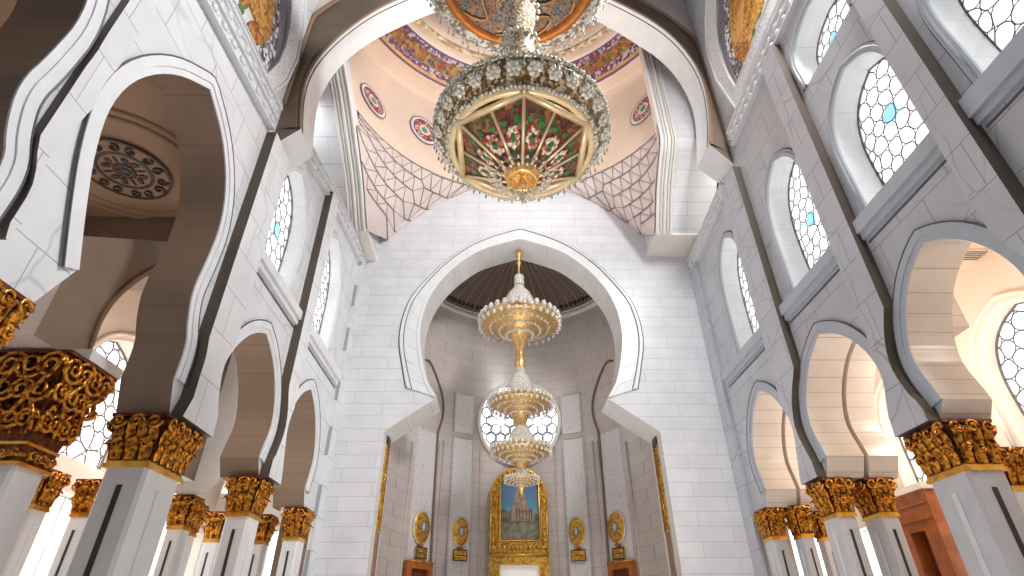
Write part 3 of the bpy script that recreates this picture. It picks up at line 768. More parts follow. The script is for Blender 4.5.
def cylpt(u, v, r=AR-.02):
    d = ray(u, v); ox, oy = CAM.x-AX, CAM.y-AY
    A = d.x*d.x+d.y*d.y; Bq = 2*(ox*d.x+oy*d.y); Cq = ox*ox+oy*oy-r*r
    t = (-Bq+math.sqrt(max(0, Bq*Bq-4*A*Cq)))/(2*A); return CAM+d*t
def cang(P): return math.atan2(P.y-AY, P.x-AX)
# pilaster strips, panels and niche outlines (given on the left, mirrored to the right)
aps = MB()
def vstrip(a0, a1, z0, z1, r, name, mat, th=.05):
    b = MB(); n = 8
    A = [a0+(a1-a0)*i/n for i in range(n+1)]
    b.grid([[apx(a, r+th, z0) for a in A], [apx(a, r, z0) for a in A], [apx(a, r, z1) for a in A], [apx(a, r+th, z1) for a in A]], 0, False)
    b.grid([[apx(a0, r+th, z0), apx(a0, r+th, z1)], [apx(a0, r, z0), apx(a0, r, z1)]]); b.grid([[apx(a1, r+th, z0), apx(a1, r+th, z1)], [apx(a1, r, z0), apx(a1, r, z1)]])
    return b.build(name, mat, wa)
def mir(a): return PI-a
for m_ in (False, True):
    f = (lambda a: PI-a) if m_ else (lambda a: a)
    ang = lambda u, v: cang(cylpt(u, v))
    aA, aB = ang(454,420), ang(474,420); zA, zB, zC = cylpt(463,394).z, cylpt(463,433).z, cylpt(463,438).z
    vstrip(f(aA), f(aB), zB, zA, AR-.05, 'arabesque_panel', M['panel']); vstrip(f(aA), f(aB), 3.2, zC, AR-.05, 'arabesque_panel', M['panel'])
    b = MB()
    for (z0, z1) in ((zB, zA), (3.2, zC)):
        b.tube([apx(f(aA), AR-.06, z0), apx(f(aA), AR-.06, z1)] + [apx(f(aA+(aB-aA)*i/6), AR-.06, z1) for i in range(1, 7)] + [apx(f(aB), AR-.06, z0)], .045, 5)
    for u, v in ((442,470),(480,470),(437,470),(410,470)):
        a = ang(u, v); b.tube([apx(f(a), AR-.03, 0), apx(f(a), AR-.03, cylpt(u, 440).z if u < 445 else 9.3)], .05, 5)
    b.build('panel_moulding', M['apse'], wa)
    # keyhole niche edge
    pts = [(424,360),(429,360),(433,367),(438,380),(442,393),(444,405),(443,418),(440,426),(437.5,434),(437,450),(434,500),(430,576)]
    P = sm3([cylpt(u, v, AR-.04) for u, v in pts], 2)
    if m_: P = [Vector((2*AX-p.x, p.y, p.z)) for p in P]
    b = MB(); b.tube(P, .055, 6); b.build('niche_edge', M['brown'], wa)
    a_in, a_out = ang(415,470), ang(434,470)
    vstrip(f(a_in), f(a_out), 3.2, cylpt(425,430).z, AR-.03, 'niche_panel', M['panel'])
    a0, a1 = ang(394,470), ang(408,470)
# round window in the apse
WC = cylpt(519, 423); rw = 1.95
def wfn(a, c, d):
    ang_ = PI/2 - (a)/AR; return (AX + (AR-.10+d)*math.cos(ang_), AY + (AR-.10+d)*math.sin(ang_), c)
wx = (math.pi/2 - cang(WC))*AR
circ_o = [(wx + rw*math.cos(2*PI*k/40), WC.z + rw*math.sin(2*PI*k/40)) for k in range(40)]
WN[0] += 1
g = MB()
g.add([wfn(a, c, .04) for a, c in circ_o] + [wfn(wx, WC.z, .04)], [(k, (k+1) % 40, 40) for k in range(40)])
wap = struct(g.build('window_%d' % WN[0], M['pane']))
g = MB(); 
for k in range(-7, 8):          # overlapping scale pattern of rings
    for j in range(-7, 8):
        cx = wx + k*.46 + (.23 if j % 2 else 0); cz = WC.z + j*.40
        pp = [(cx+.27*math.cos(2*PI*q/12), cz+.27*math.sin(2*PI*q/12)) for q in range(12)]
        if all(math.hypot(x-wx, z-WC.z) < rw for x, z in pp): g.tube([wfn(x, z, -.03) for x, z in pp], .03, 4, True)
g.build('tracery', plain('pale_tracery', (0.26, 0.28, 0.32), .5), wap)
g = MB(); g.tube([wfn(wx+(a-wx)*1.04, WC.z+(c-WC.z)*1.04, -.02) for a, c in circ_o], .09, 8, True); g.build('frame', M['cream'], wap)

# gilded arched frame with the landscape painting, doorway below
fy = AY+AR-.55
pf = thing('framed_painting', 'arched gold frame holding a painting of a stone tower under blue sky', 'painting', (0, fy, 0))
def P2(u, v): p = py(u, v, fy); return (p.x, p.z)
xl, xr = P2(490, 520)[0], P2(547.5, 520)[0]; zb = P2(519, 553)[1]; zt = P2(519, 469)[1]; xm = (xl+xr)/2; hw = (xr-xl)/2
zs_ = zt - hw*.98
arcp = lambda k_, n=20: [(xm - hw*k_*math.cos(PI*i/n), zs_ + (hw*k_)*math.sin(PI*i/n)) for i in range(n+1)]
fo = [(xl, zb)] + arcp(1.0) + [(xr, zb)]
il, ir = P2(500, 520)[0], P2(539.5, 520)[0]; ib = P2(519, 541)[1]; it = P2(519, 478)[1]
hole = [(il, ib), (ir, ib), (ir, it), (il, it)]
fnp = lambda dd: (lambda a, c, d: (a, d - dd, c))
b = MB(); b.plate(fo, [hole], fnp(0), -.12, .25); fr_ = b.build('frame', gold('frame_gilt', (.62,.36,.07), (.20,.08,.01), 9, .45, .55), pf)
b = MB(); lo = arcp(.97); b.tube([(xl+.03, -.14, zb)] + [(x, -.14, z) for x, z in lo] + [(xr-.03, -.14, zb)], .055, 6)
b.tube([(x, -.14, z) for x, z in [(il,ib),(ir,ib),(ir,it),(il,it)]], .05, 5, True)
mid_ = [(xl+.28, zb+.3)] + arcp(.80) + [(xr-.28, zb+.3)]
b.tube([(x, -.13, z) for x, z in mid_], .03, 5); b.build('frame_roll', M['gold2'], fr_)
b = MB()
for k in range(30):     # carved leaves around the border
    t = k/29
    L_ = resample([Vector((x, 0, z)) for x, z in [(xl+.15, zb+.2)] + arcp(.89) + [(xr-.15, zb+.2)]], 30)[k]
    b.ball((L_.x, -.13, L_.z), .09, .04, .09, 6)
for k in range(12): b.ball((xl+.25+(xr-xl-.5)*k/11, -.13, zb+.2), .08, .04, .08, 6)
b.build('carved_leaf', M['framegold'], fr_)
mt, nt, bs = newmat('painted_sky'); tc = N(nt, 'ShaderNodeTexCoord'); sp_ = N(nt, 'ShaderNodeSeparateXYZ'); nt.links.new(tc.outputs['Object'], sp_.inputs[0])
mr = N(nt, 'ShaderNodeMapRange'); mr.inputs[1].default_value = ib; mr.inputs[2].default_value = it; nt.links.new(sp_.outputs[2], mr.inputs[0])
nz = N(nt, 'ShaderNodeTexNoise', i_Scale=2.5, i_Detail=5.0); nt.links.new(tc.outputs['Object'], nz.inputs['Vector'])
rp = ramp(nt, mr.outputs[0], [(0.3, (0.22,0.38,0.42)), (0.55, (0.04,0.26,0.40)), (1.0, (0.01,0.09,0.26))])
nt.links.new(mixc(nt, .12, rp.outputs[0], nz.outputs['Color']), bs.inputs['Base Color']); bs.inputs['Roughness'].default_value = .5
b = MB(); b.plate(hole, [], fnp(0), .0, .05); cv = b.build('painting', mt, pf)
W_, H_ = ir-il, it-ib
pp = lambda L: [(il + x*W_, ib + y*H_) for x, y in L]
ROCK = plain('painted_rock', (.20,.16,.11), .6, var=.6, scale=5); TOW = plain('painted_tower', (.36,.27,.17), .6, var=.5, scale=6); SEA = plain('painted_foreground', (.23,.22,.16), .6, var=.6, scale=4)
for nm, L, mt_, d in (('painted_hills', [(0,.2),(0,.46),(.1,.5),(.2,.44),(.32,.5),(.7,.48),(.85,.44),(1,.4),(1,.2)], ROCK, -.01),
    ('painted_tower', [(.28,.3),(.30,.5),(.34,.62),(.40,.74),(.45,.84),(.5,.93),(.55,.84),(.60,.74),(.66,.66),(.70,.6),(.70,.52),(.84,.47),(.86,.3)], TOW, -.02),
    ('painted_foreground', [(0,0),(0,.3),(.2,.22),(.5,.28),(.8,.3),(1,.27),(1,0)], SEA, -.03)):
    b = MB(); b.plate(pp(L), [], fnp(0), d, .0); b.build(nm, mt_, cv)
b = MB()
for x in (.42, .5, .58, .66, .74, .80): b.plate(pp([(x-.012,.3),(x-.012,.5),(x+.012,.5),(x+.012,.3)]), [], fnp(0), -.026, 0)
b.build('painted_columns', plain('painted_shadow', (.09,.07,.06), .6), cv)
# doorway of gilded panels below the painting
d1 = MB(); zd = P2(519, 565)[1]
dl, dr_ = P2(500, 565)[0], P2(538.5, 565)[0]
d1.plate([(xl-.02,0),(xl-.02,zb-.02),(xr+.02,zb-.02),(xr+.02,0),(dr_,0),(dr_,zd),(dl,zd),(dl,0)], [], lambda a,c,d:(a, fy+d, c), -.16, .3)
door = struct(d1.build('door_1', M['framegold']))
b = MB(); b.box((dl, fy+.05, 0), (dr_, fy+.12, zd)); b.build('door_leaf', plain('white_door_leaf', (.93,.91,.90), .4, var=.03, emit=(1,.97,.95), es=.25), door)  # leaf has a faint glow of its own in place of light
b = MB(); b.tube([(dl-.03,fy-.17,0),(dl-.03,fy-.17,zd+.03),(dr_+.03,fy-.17,zd+.03),(dr_+.03,fy-.17,0)], .05, 5); b.tube([(xl,fy-.18,zb-.1),(xr,fy-.18,zb-.1)], .05, 5); b.build('door_moulding', M['gold2'], door)

# oval gilded emblems with name plates, small wooden niches
def emblem(u, v, hwp, hhp, label, lab2, u2, v2, w2, h2):
    P = cylpt(u, v, AR-.08); a = cang(P); k = (P-CAM).dot(VW)/FPX
    tx = Vector((-math.sin(a), math.cos(a), 0)); nn = Vector((-math.cos(a), -math.sin(a), 0)); up = Vector((0,0,1))
    if tx.x < 0: tx = -tx
    W = hwp*k*1.05/max(.72, abs(math.sin(a)))*(1.0 if abs(math.sin(a)) > .85 else 1.08); H = hhp*k*1.12
    o = thing('oval_emblem', label, 'emblem', P, 0, 'oval gilded emblems in the apse')
    def oval(s_, h, nm, mt, rows=(0,1), dome=.0):
        b = MB(); R = []
        for q in (0.01, .5, .85, 1.0):
            R.append([tx*(W*s_*q*math.cos(2*PI*i/32)) + up*(H*s_*q*math.sin(2*PI*i/32)*(1+.06*abs(math.sin(2*PI*i/32)))) + nn*(h+dome*(1-q*q)) for i in range(33)])
        R.append([tx*(W*s_*math.cos(2*PI*i/32)) + up*(H*s_*math.sin(2*PI*i/32)*(1+.06*abs(math.sin(2*PI*i/32)))) for i in range(33)])
        b.grid(R, 0, True); b.build(nm, M[mt], o)
    oval(1.0, .06, 'rim', 'chand_cream'); oval(.9, .09, 'field', 'framegold', dome=.04); oval(.36, .14, 'centre', 'mosaic_purple')
    b = MB()
    for i in range(8): b.tube([nn*.16, nn*.16 + tx*(W*.26*math.cos(i*PI/4)) + up*(H*.30*math.sin(i*PI/4))], .016, 4)
    b.build('star', M['medal_white'], o)
    b = MB(); e = -up*(H*1.10)
    b.ball(tuple(e + nn*.06), .12, .08, .07, 8); b.build('finial', M['wood'], o)
    Q = cylpt(u2, v2, AR-.08)
    p = thing('gilded_plate', lab2, 'plate', Q, 0, 'gilded name plates under the emblems')
    w = w2*k; h = h2*k
    b = MB(); c = [(-w,-h),(w,-h),(w,h),(-w,h)]
    b.add([tx*x+up*z+nn*.07 for x, z in c] + [tx*x+up*z for x, z in c], [(0,1,2,3),(0,1,5,4),(1,2,6,5),(2,3,7,6),(3,0,4,7)]); b.build('plate', M['framegold'], p)
    b = MB(); b.tube([tx*x*.97+up*z*.95+nn*.08 for x, z in c], .025, 5, True); b.build('border', M['strip'], p)
    b = MB()
    b.tube([tx*(-w*.6)+nn*.075, tx*(w*.6)+nn*.075], .018, 4); b.build('engraved_line', M['strip'], p)
emblem(421, 527.5, 7.5, 13, 'oval gold emblem nearest the left jamb of the apse arch', 'small gold plate under the outer left oval emblem, above the wooden niche', 420, 553, 7.5, 5)
emblem(460, 532, 7.5, 12, 'oval gold emblem just left of the framed painting', 'small gold plate under the inner left oval emblem, beside the painting', 459.5, 555.5, 7.5, 5)
emblem(577.5, 532, 7.5, 12, 'oval gold emblem just right of the framed painting', 'small gold plate under the inner right oval emblem, beside the painting', 579, 555.5, 7.5, 5)
emblem(617, 527.5, 7.5, 13, 'oval gold emblem nearest the right jamb of the apse arch', 'small gold plate under the outer right oval emblem, above the wooden niche', 619.5, 553.5, 7.5, 5)
for u0, u1, lb in ((406, 431, 'open wooden niche cabinet under the outer left emblem in the apse'), (609, 634, 'open wooden niche cabinet under the outer right emblem in the apse')):
    Pa, Pb = cylpt(u0, 562, AR-.15), cylpt(u1, 562, AR-.15); mid_p = (Pa+Pb)/2; zt_ = mid_p.z
    t = thing('wooden_niche', lb, 'cabinet', (mid_p.x, mid_p.y, 0), math.atan2(Pb.y-Pa.y, Pb.x-Pa.x)); w = (Pb-Pa).length/2
    b = MB(); b.plate([(-w,0),(-w,zt_),(w,zt_),(w,0),(w-.22,0),(w-.22,zt_-.25),(-w+.22,zt_-.25),(-w+.22,0)], [], lambda a,c,d:(a,d,c), -.12, .1); b.build('frame', M['wood'], t)
    b = MB(); b.box((-w+.2,.02,0),(w-.2,.06,zt_-.2)); b.build('back_panel', M['darkwood'], t)
    b = MB(); b.tube([(-w,-.13,zt_),(w,-.13,zt_)], .04, 5); b.build('cornice', M['framegold'], t)
    b = MB(); b.box((-w+.2,-.06,zt_-1.3),(w-.2,.03,zt_-1.24)); b.build('shelf', M['wood'], t)

# gilded lattice grilles on the jamb reveals
for s, x, u0, v0, u1, v1, lb in ((-1, AX-5.0, 390, 449, 385, 534, 'tall gilded lattice grille on the left jamb of the apse arch'), (1, AX+5.0, 655, 449, 665, 530, 'tall gilded lattice grille on the right jamb of the apse arch')):
    yy = 20.35; z1 = 7.6; z0 = 4.75
    t = thing('lattice_grille', lb, 'grille', (x, yy, 0)); q = -s
    b = MB(); b.box((min(0,q*.06), -.27, z0-.1),(max(0,q*.06), -.22, z1+.1)); b.box((min(0,q*.06), .22, z0-.1),(max(0,q*.06), .27, z1+.1)); b.box((min(0,q*.06), -.27, z1),(max(0,q*.06), .27, z1+.3), 1); b.build('frame', [M['framegold'], M['strip']], t)
    b = MB(); b.box((min(0,q*.02), -.22, z0),(max(0,q*.02), .22, z1)); b.build('backing', M['darkwood'], t)
    b = MB(); n = 16
    for k in range(n):
        z = z0+(z1-z0)*(k+.5)/n; b.tube([(q*.035,-.22,z-.05),(q*.035,.22,z+.05)], .026, 5)
    b.tube([(q*.04,0,z0),(q*.04,0,z1)], .02, 5); b.build('lattice', M['gold2'], t)
    b = MB(); b.box((min(0,q*.04), -.26, 0),(max(0,q*.04), .26, z0-.1)); b.build('lower_panel', M['lbrown'], t)

# ------------------------------------------------------------------ columns
def leaf(mb, base, out, up, side, w, h, curl, mi=0):
    """acanthus leaf: broad ribbed strip bending outward and rolling over at the tip"""
    rows = []; n = 7
    for i in range(n+1):
        t = i/n
        o = out*(0.02 + curl*(t**2.2)) + up*(h*(t if t < .8 else .8+.12*math.sin((t-.8)/.2*PI)))
        ww = w*(.55+.75*math.sin(PI*min(1, t*.75+.2)))*(1-.65*max(0, t-.7)/.3)
        if t > .86: o = o - up*h*.10*(t-.86)/.14 + out*curl*.25*(t-.86)/.14
        rows.append([base+o-side*ww+out*.0, base+o-side*ww*.5+out*.035, base+o+out*.012, base+o+side*ww*.5+out*.035, base+o+side*ww])
    mb.grid(rows, mi)
def scroll(mb, c, e1, e2, nrm, r, turns=1.6, rad=.03, flip=1, n=16, mi=0):
    pts = []
    for i in range(n+1):
        t = i/n; a = 2*PI*turns*t*flip; q = r*(1-.82*t); pts.append(c+e1*(q*math.cos(a))+e2*(q*math.sin(a))+nrm*(.03*t))
    mb.tube(pts, [rad*(1-.35*i/n) for i in range(n+1)], 5, mi=mi)
def capital_parts(root, hx, hy, tx, ty, z0, z1, style=0):
    b = MB(); b.frustum((0,0), z0, z1, hx*.98, hy*.98, tx*.86, ty*.86); root = b.build('capital', M['darkgold'], root)
    b = MB(); h = z1-z0
    b.box((-hx*1.08,-hy*1.08,z0-.02),(hx*1.08,hy*1.08,z0+.05*1)); b.box((-hx*1.02,-hy*1.02,z0+.05),(hx*1.02,hy*1.02,z0+.10))
    b.build('gold_band', M['gold2'], root)
    b = MB(); b.box((-tx*.97,-ty*.97,z1-.06),(tx*.97,ty*.97,z1)); b.build('abacus', M['darkgold'], root)
    lv = MB(); sc = MB()
    for (o, sd, hw_, ho, to, tw) in ((Vector((0,-1,0)),Vector((1,0,0)),hx,hy,ty,tx),(Vector((0,1,0)),Vector((-1,0,0)),hx,hy,ty,tx),(Vector((1,0,0)),Vector((0,1,0)),hy,hx,tx,ty),(Vector((-1,0,0)),Vector((0,-1,0)),hy,hx,tx,ty)):
        up = Vector((0,0,1)); n = max(3, int(round(hw_*2/.24)))
        if style == 0:
            for row, (zz, hh, nn_) in enumerate(((.12, .48, n), (.42, .50, n+1))):
                for k in range(nn_):
                    t = (k+.5)/nn_*2-1; z = z0+zz*h*.95; f = (z-z0)/h
                    wid = hw_+(tw*.9-hw_)*f; dep = ho+(to*.88-ho)*f
                    leaf(lv, sd*(t*wid)+o*dep+up*z, o, up, sd, wid/nn_*.70, hh*h, (to-ho)*.55+.07)
            for k in range(n):
                t = (k+.5)/n*2-1; c = sd*(t*tw*.92)+o*(to*1.02)+up*(z1-.17*h)
                scroll(sc, c, sd, up, o, .145*h, 1.5, .035*h/.9, 1 if k % 2 else -1)
                scroll(sc, sd*(t*hw_*1.05)+o*(ho*1.08+.06)+up*(z0+.40*h), sd, up, o, .10*h, 1.4, .028*h/.9, -1 if k % 2 else 1)
        else:
            # interlaced arabesque: crossing stems and big spirals
            for k in range(2):
                t0 = -1+k; 
                for sgn in (1, -1):
                    pts = []
                    for i in range(13):
                        q = i/12; z = z0+(.22+.70*q)*h; f = (z-z0)/h; wid = hw_+(tw*.92-hw_)*f; dep = ho+(to*.92-ho)*f
                        x = t0+.5+sgn*.46*math.cos(PI*q); pts.append(sd*(x*wid)+o*(dep+.05+.03*math.sin(PI*2*q*sgn))+up*z)
                    sc.tube(pts, .042, 6)
            for k in range(4):
                for j, zz in enumerate((.33, .60, .84)):
                    t = (k+.5)/4*2-1; f = zz; wid = hw_+(tw*.94-hw_)*f; dep = ho+(to*.93-ho)*f
                    scroll(sc, sd*(t*wid*.95)+o*(dep+.05)+up*(z0+zz*h), sd, up, o, (.13+.03*j)*h*.8, 1.7, .04, 1 if (k+j) % 2 else -1)
            for k in range(5):
                t = (k+.5)/5*2-1; leaf(lv, sd*(t*hw_)+o*ho+up*(z0+.2*h), o, up, sd, hw_/5*.8, .35*h, .12)
            for k in range(6):
                t = (k+.5)/6*2-1; scroll(sc, sd*(t*hw_)+o*(ho+.07)+up*(z0+.02), sd, up, o, .085, 1.3, .02, 1 if k % 2 else -1)
    lv.build('acanthus_leaves', M['gold'], root)
    sc.build('scrollwork', M['gold'], root)
    if style:
        b = MB(); b.box((-hx*1.06,-hy*1.06,z0-.14),(hx*1.06,hy*1.06,z0+.18)); b.build('lower_frieze', M['darkgold'], root)
        b = MB()
        for zz in (z0-.15, z0+.17): b.box((-hx*1.12,-hy*1.12,zz),(hx*1.12,hy*1.12,zz+.05))
        b.build('gold_band', M['gold2'], root)
def make_column(x, y, sx, sy, z0, z1, tx, ty, label, group, style=0, strip=True, mat='white'):
    t = thing('marble_column', label, 'column', (x, y, 0), 0, group); t['kind'] = 'thing'
    hx, hy = sx/2, sy/2; b = MB(); ch = min(hx, hy)*.16
    prof = [(-hx+ch,-hy),(hx-ch,-hy),(hx,-hy+ch),(hx,hy-ch),(hx-ch,hy),(-hx+ch,hy),(-hx,hy-ch),(-hx,-hy+ch)]
    b.plate(prof, [], lambda a,c,d:(a,c,d), .35, z0)
    sh = b.build('shaft', M[mat], t)
    b = MB(); b.frustum((0,0), 0, .22, hx*1.35, hy*1.35, hx*1.35, hy*1.35); b.frustum((0,0), .22, .36, hx*1.25, hy*1.25, hx*1.03, hy*1.03); b.build('base', M['trim'], t)
    if strip:
        b = MB(); w = hx*.13; w2 = hy*.13; zt_ = z0-.30
        for sg in (-1, 1):
            b.box((-w, sg*hy-.012, .5),(w, sg*hy+.012, zt_)); b.box((sg*hx-.012, -w2, .5),(sg*hx+.012, w2, zt_), 1)
        b.build('inlay_strip', [M['strip'], M['trim']], sh)
    b = MB()
    capital_parts(t, hx, hy, tx/2, ty/2, z0, z1, style)
    return t
G1 = 'marble columns of the nave arcades'
def ncol(s, yn, sx, sy, label, tx, ty, z0=4.08, z1=4.98, xoff=0, **k):
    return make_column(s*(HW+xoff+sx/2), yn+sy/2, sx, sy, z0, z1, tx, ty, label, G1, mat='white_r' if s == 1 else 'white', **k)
ncol(1, 9.75, .70, 1.0, 'large marble column with dark red-gold capital, nearest on the right', .96, 1.2)
c = ncol(1, 14.15, .46, .72, 'marble column with gold capital beside the nave, left one of the right middle pair', .78, .92)
ncol(1, 14.15, .46, .72, 'marble column with gold capital, outer one of the right middle pair, beside the wooden doorway', .78, .92, xoff=1.06)
ncol(1, 17.9, .42, .65, 'marble column with gold capital touching the front wall side of the right arcade', .58, .86)
ncol(1, 17.5, .36, .5, 'marble column behind the farthest right nave column, its gold capital overlapping', .50, .7, xoff=.70)
ncol(-1, 9.6, .72, 1.1, 'large marble column with black inlay strip, nearest complete one on the left', 1.02, 1.4)
ncol(-1, 14.05, .55, .70, 'marble column of the left arcade, second from the front wall', .80, .98)
ncol(-1, 17.85, .46, .62, 'marble column of the left arcade, beside the front wall', .68, .86)
# near left: great ornate capital and the sunlit one at the picture edge
make_column(-9.36, 9.42, .92, .70, 4.12, 5.86, 1.62, 1.36, 'broad column with huge interlaced gold capital, behind the nearest left arch', G1, style=1, strip=False)
make_column(-7.6, 5.62, .78, 1.0, 4.42, 5.24, 1.0, 1.15, 'bright gold capital and column at the left picture edge, under the white wall tip', G1)
rc = make_column(7.6, 6.35, .78, .8, 4.08, 4.98, .95, .95, 'x', G1); rc.name = 'column_near_right'; rc['kind'] = 'structure'
for k_ in ('label', 'category', 'group'): del rc[k_]
G2 = 'slimmer columns in the side aisles'
def acol(P, s, label, w=.42):
    make_column(P[0], P[1], w, w, 4.08, 4.92, w*1.55, w*1.55, label, G2)
acol((-9.76, 16.05), -1, 'slim aisle column seen just right of the largest left column')
acol((-10.08, 17.05), -1, 'slim aisle column mostly hidden behind another, two to the right of the largest left column')
acol((-9.85, 18.4), -1, 'slim aisle column directly left of the second left nave column')
acol((-8.65, 18.85), -1, 'slim aisle column between the two farthest left nave columns')
acol((-11.15, 14.35), -1, 'slim aisle column left of the largest left column, right one of two', .46)
acol((-11.75, 13.35), -1, 'slim aisle column under the huge interlaced capital, left one of two', .46)
acol((9.5, 11.6), 1, 'aisle column with bright gold capital at the right picture edge', .5)
acol((8.95, 18.3), 1, 'slim aisle column mostly hidden behind the right middle pair', .36)

# ------------------------------------------------------------------ aisles
# second arcade plates behind the nave piers
b = MB()
A2 = arch(12.47, 1.62, 4.98); A3 = arch(16.38, 1.42, 4.98, 0.02)
outer = [(10.9, 4.98)] + A2[1:] + A3 + [(18.75, 4.98), (19.5, 4.98), (19.5, 10.4), (10.2, 10.4), (10.2, 7.0)]
outer = [(10.2, 7.2)] + [p for p in A2 if p[1] > 7.1 and p[0] < 12.4 or p[0] >= 12.4] + A3 + [(18.75, 4.98), (19.5, 4.98), (19.5, 10.4), (10.2, 10.4)]
b.plate(outer, [], lambda a,c,d: (HW+1.08+d, a, c), 0, .75, 0, 1, 1)
struct(b.build('wall_right_aisle', [M['pink'], M['soffit']]))
b = MB()
LA = [(9.9, 5.9), (9.62, 6.3), (9.55, 6.9), (9.72, 7.6), (10.4, 8.7), (11.2, 9.3), (12.1, 9.6), (13.0, 9.3), (13.6, 8.6), (13.9, 7.6), (13.9, 6.6), (13.7, 5.7), (14.0, 5.0)]
LAs = smooth_arch(LA, 6)
L3a = arch(16.1+1.2, 1.0, 4.92)
tA, tB = px(83, 236, -8.95), px(172, 242, -8.95)
outer = [(8.3, 5.9)] + LAs + [(14.6, 5.0), (14.6, 11.1), (tB.y+1.2, tB.z+.5), (tB.y, tB.z), (tA.y, tA.z), (8.3, tA.z-.5)]
b.plate(outer, [], lambda a,c,d: (-8.95-d, a, c), 0, .8, 0, 1, 1)
wl2 = struct(b.build('wall_left_aisle', [M['brown'], M['pink']]))  # unlit front coloured brown, lit reveals coloured pink
b = MB()
outer = [(14.6, 4.92), (15.75, 4.92)] + L3a[1:-1] + [(18.9, 4.92), (19.5, 4.92), (19.5, 11.2), (14.6, 11.2)]
b.plate(outer, [], lambda a,c,d: (-9.2-d, a, c), 0, .7, 0, 1, 1)
struct(b.build('wall_left_arcade', [M['white'], M['soffit']]))
b = MB(); core = LAs[1:-1]
b.tube([(-8.93, p[0], p[1]) for p in offset(core, .10)], .05, 6); b.build('arch_moulding', M['lbrown'], wl2)
# springer block above the huge capital, reaching back across the aisle
b = MB(); b.box((-11.0, 9.05, 5.86), (-8.97, 9.52, 7.4)); b.box((-8.97, 9.15, 5.86), (-8.55, 10.1, 6.06), 1); struct(b.build('trim_60', [M['brown'], M['trim']]))
# outer walls with tall arched windows
def outer_wall(s, X, wins, low, name, mat):
    b = MB(); f = lambda a, c, d: (s*(X+d), a, c)
    holes = [window_hole(*w) for w in wins] + [[(y0, .25), (y1, .25), (y1, z1), (y0, z1)] for y0, y1, z1 in low]
    b.plate([(1.0, 0), (24, 0), (24, 11.4), (1.0, 11.4)], holes, f, 0, .7, 0, 0, 0, 1)
    w = struct(b.build(name, [mat, M['cream']]))
    for k, wn in enumerate(wins):
        h = window_hole(*wn); window(h, f, .5, .46, .02, seed=40+k+(9 if s > 0 else 0), blue=(k % 2 == 0))
        c = MB(); c.tube([f(p[0], p[1], -.03) for p in offset(h, .18)], .07, 6); c.build('window_moulding', M['cream'], w)
    for y0, y1, z1 in low:
        WN[0] += 1
        g = MB(); g.box((min(s*(X+.5), s*(X+.56)), y0, .25), (max(s*(X+.5), s*(X+.56)), y1, z1)); o = struct(g.build('window_%d' % WN[0], M['pane']))
        g = MB()
        for q in range(4): g.tube([(s*(X+.46), y0+(y1-y0)*q/3, .25), (s*(X+.46), y0+(y1-y0)*q/3, z1)], .025, 4)
        g.tube([(s*(X+.46), y0, z1), (s*(X+.46), y1, z1)], .03, 4); g.build('glazing_bar', M['white'], o)
outer_wall(1, 12.0, [(10.8, 13.6, 5.6, 9.0), (15.4, 18.3, 5.6, 9.0), (6.2, 8.8, 5.6, 9.0), (20.2, 22.6, 5.6, 9.0)], [(19.2, 23.2, 4.9), (13.9, 16.2, 4.6)], 'wall_right_outer', M['pink'])
outer_wall(-1, 12.6, [(14.0, 17.0, 5.7, 9.4), (9.6, 12.4, 5.6, 9.2), (19.0, 21.6, 5.6, 9.0)], [(13.2, 17.4, 4.9), (18.0, 23.2, 5.0)], 'wall_left_outer', M['pink'])
for s in (1, -1):
    xa, xb = sorted((s*(HW+.5), s*12.8)); n = 'right' if s > 0 else 'left'
    b = MB(); wx0, wx1 = xa+.35, xb-.35
    b.plate([(xa,0),(xa,11.4),(xb,11.4),(xb,0)], [[(wx0,.2),(wx1,.2),(wx1,5.2),(wx0,5.2)]], lambda a,c,d: (a, 23.6+d, c), 0, .4)
    struct(b.build('wall_%s_end' % n, [M['cream']]))
    WN[0] += 1; g = MB(); g.box((wx0, 23.75, .2), (wx1, 23.8, 5.2)); o = struct(g.build('window_%d' % WN[0], M['pane'])); g = MB()
    for q in range(1, 6): x = wx0+(wx1-wx0)*q/6; g.tube([(x, 23.7, .2), (x, 23.7, 5.2)], .025, 4)
    g.build('glazing_bar', M['white'], o)
# aisle ceilings
b = MB(); b.box((HW+.9, 2.0, 10.4), (12.7, 24, 10.6)); cr = struct(b.build('ceiling_right_aisle', M['dome_peach']))
b = MB(); 
for y in (9.9, 14.4, 18.4): b.box((HW+.95, y, 9.75), (12.0, y+.7, 10.42))
b.build('ceiling_beam', M['pink'], cr)
va = pz(972, 255, 10.38)
vt = thing('air_vent', 'small slotted air vent in the right aisle ceiling, seen through the nearest right arch', 'vent', (va.x, va.y, 10.36))
b = MB(); b.box((-.5,-.25,0),(.5,.25,.03)); b.build('frame', M['cream'], vt)
b = MB()
for k in range(5): b.box((-.45,-.2+k*.09,-.02),(.45,-.17+k*.09,0))
b.build('slat', M['brown'], vt)
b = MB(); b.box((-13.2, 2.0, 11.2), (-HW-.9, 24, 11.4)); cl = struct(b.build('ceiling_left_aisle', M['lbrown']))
b = MB()
mc0 = pz(125, 170.5, 11.15)
for rr in (1.75, 2.0): b.tube([(mc0.x+rr*math.cos(2*PI*k/48), mc0.y+rr*.95*math.sin(2*PI*k/48), 11.2) for k in range(48)], .07, 6, True)
b.build('vault_roll', M['lbrown'], cl)
b = MB(); b.box((-12.6, 11.6, 9.3), (-9.75, 12.3, 11.25)); b.build('ceiling_beam', M['brown'], cl)
mc = pz(125, 170.5, 11.15)
md = thing('ceiling_medallion', 'dark floral medallion on the brown left aisle ceiling, seen through the tallest left arch', 'medallion', mc)
e1 = pz(160, 184, 11.15)-mc; e2 = pz(125, 142, 11.15)-mc
RM = 1.02
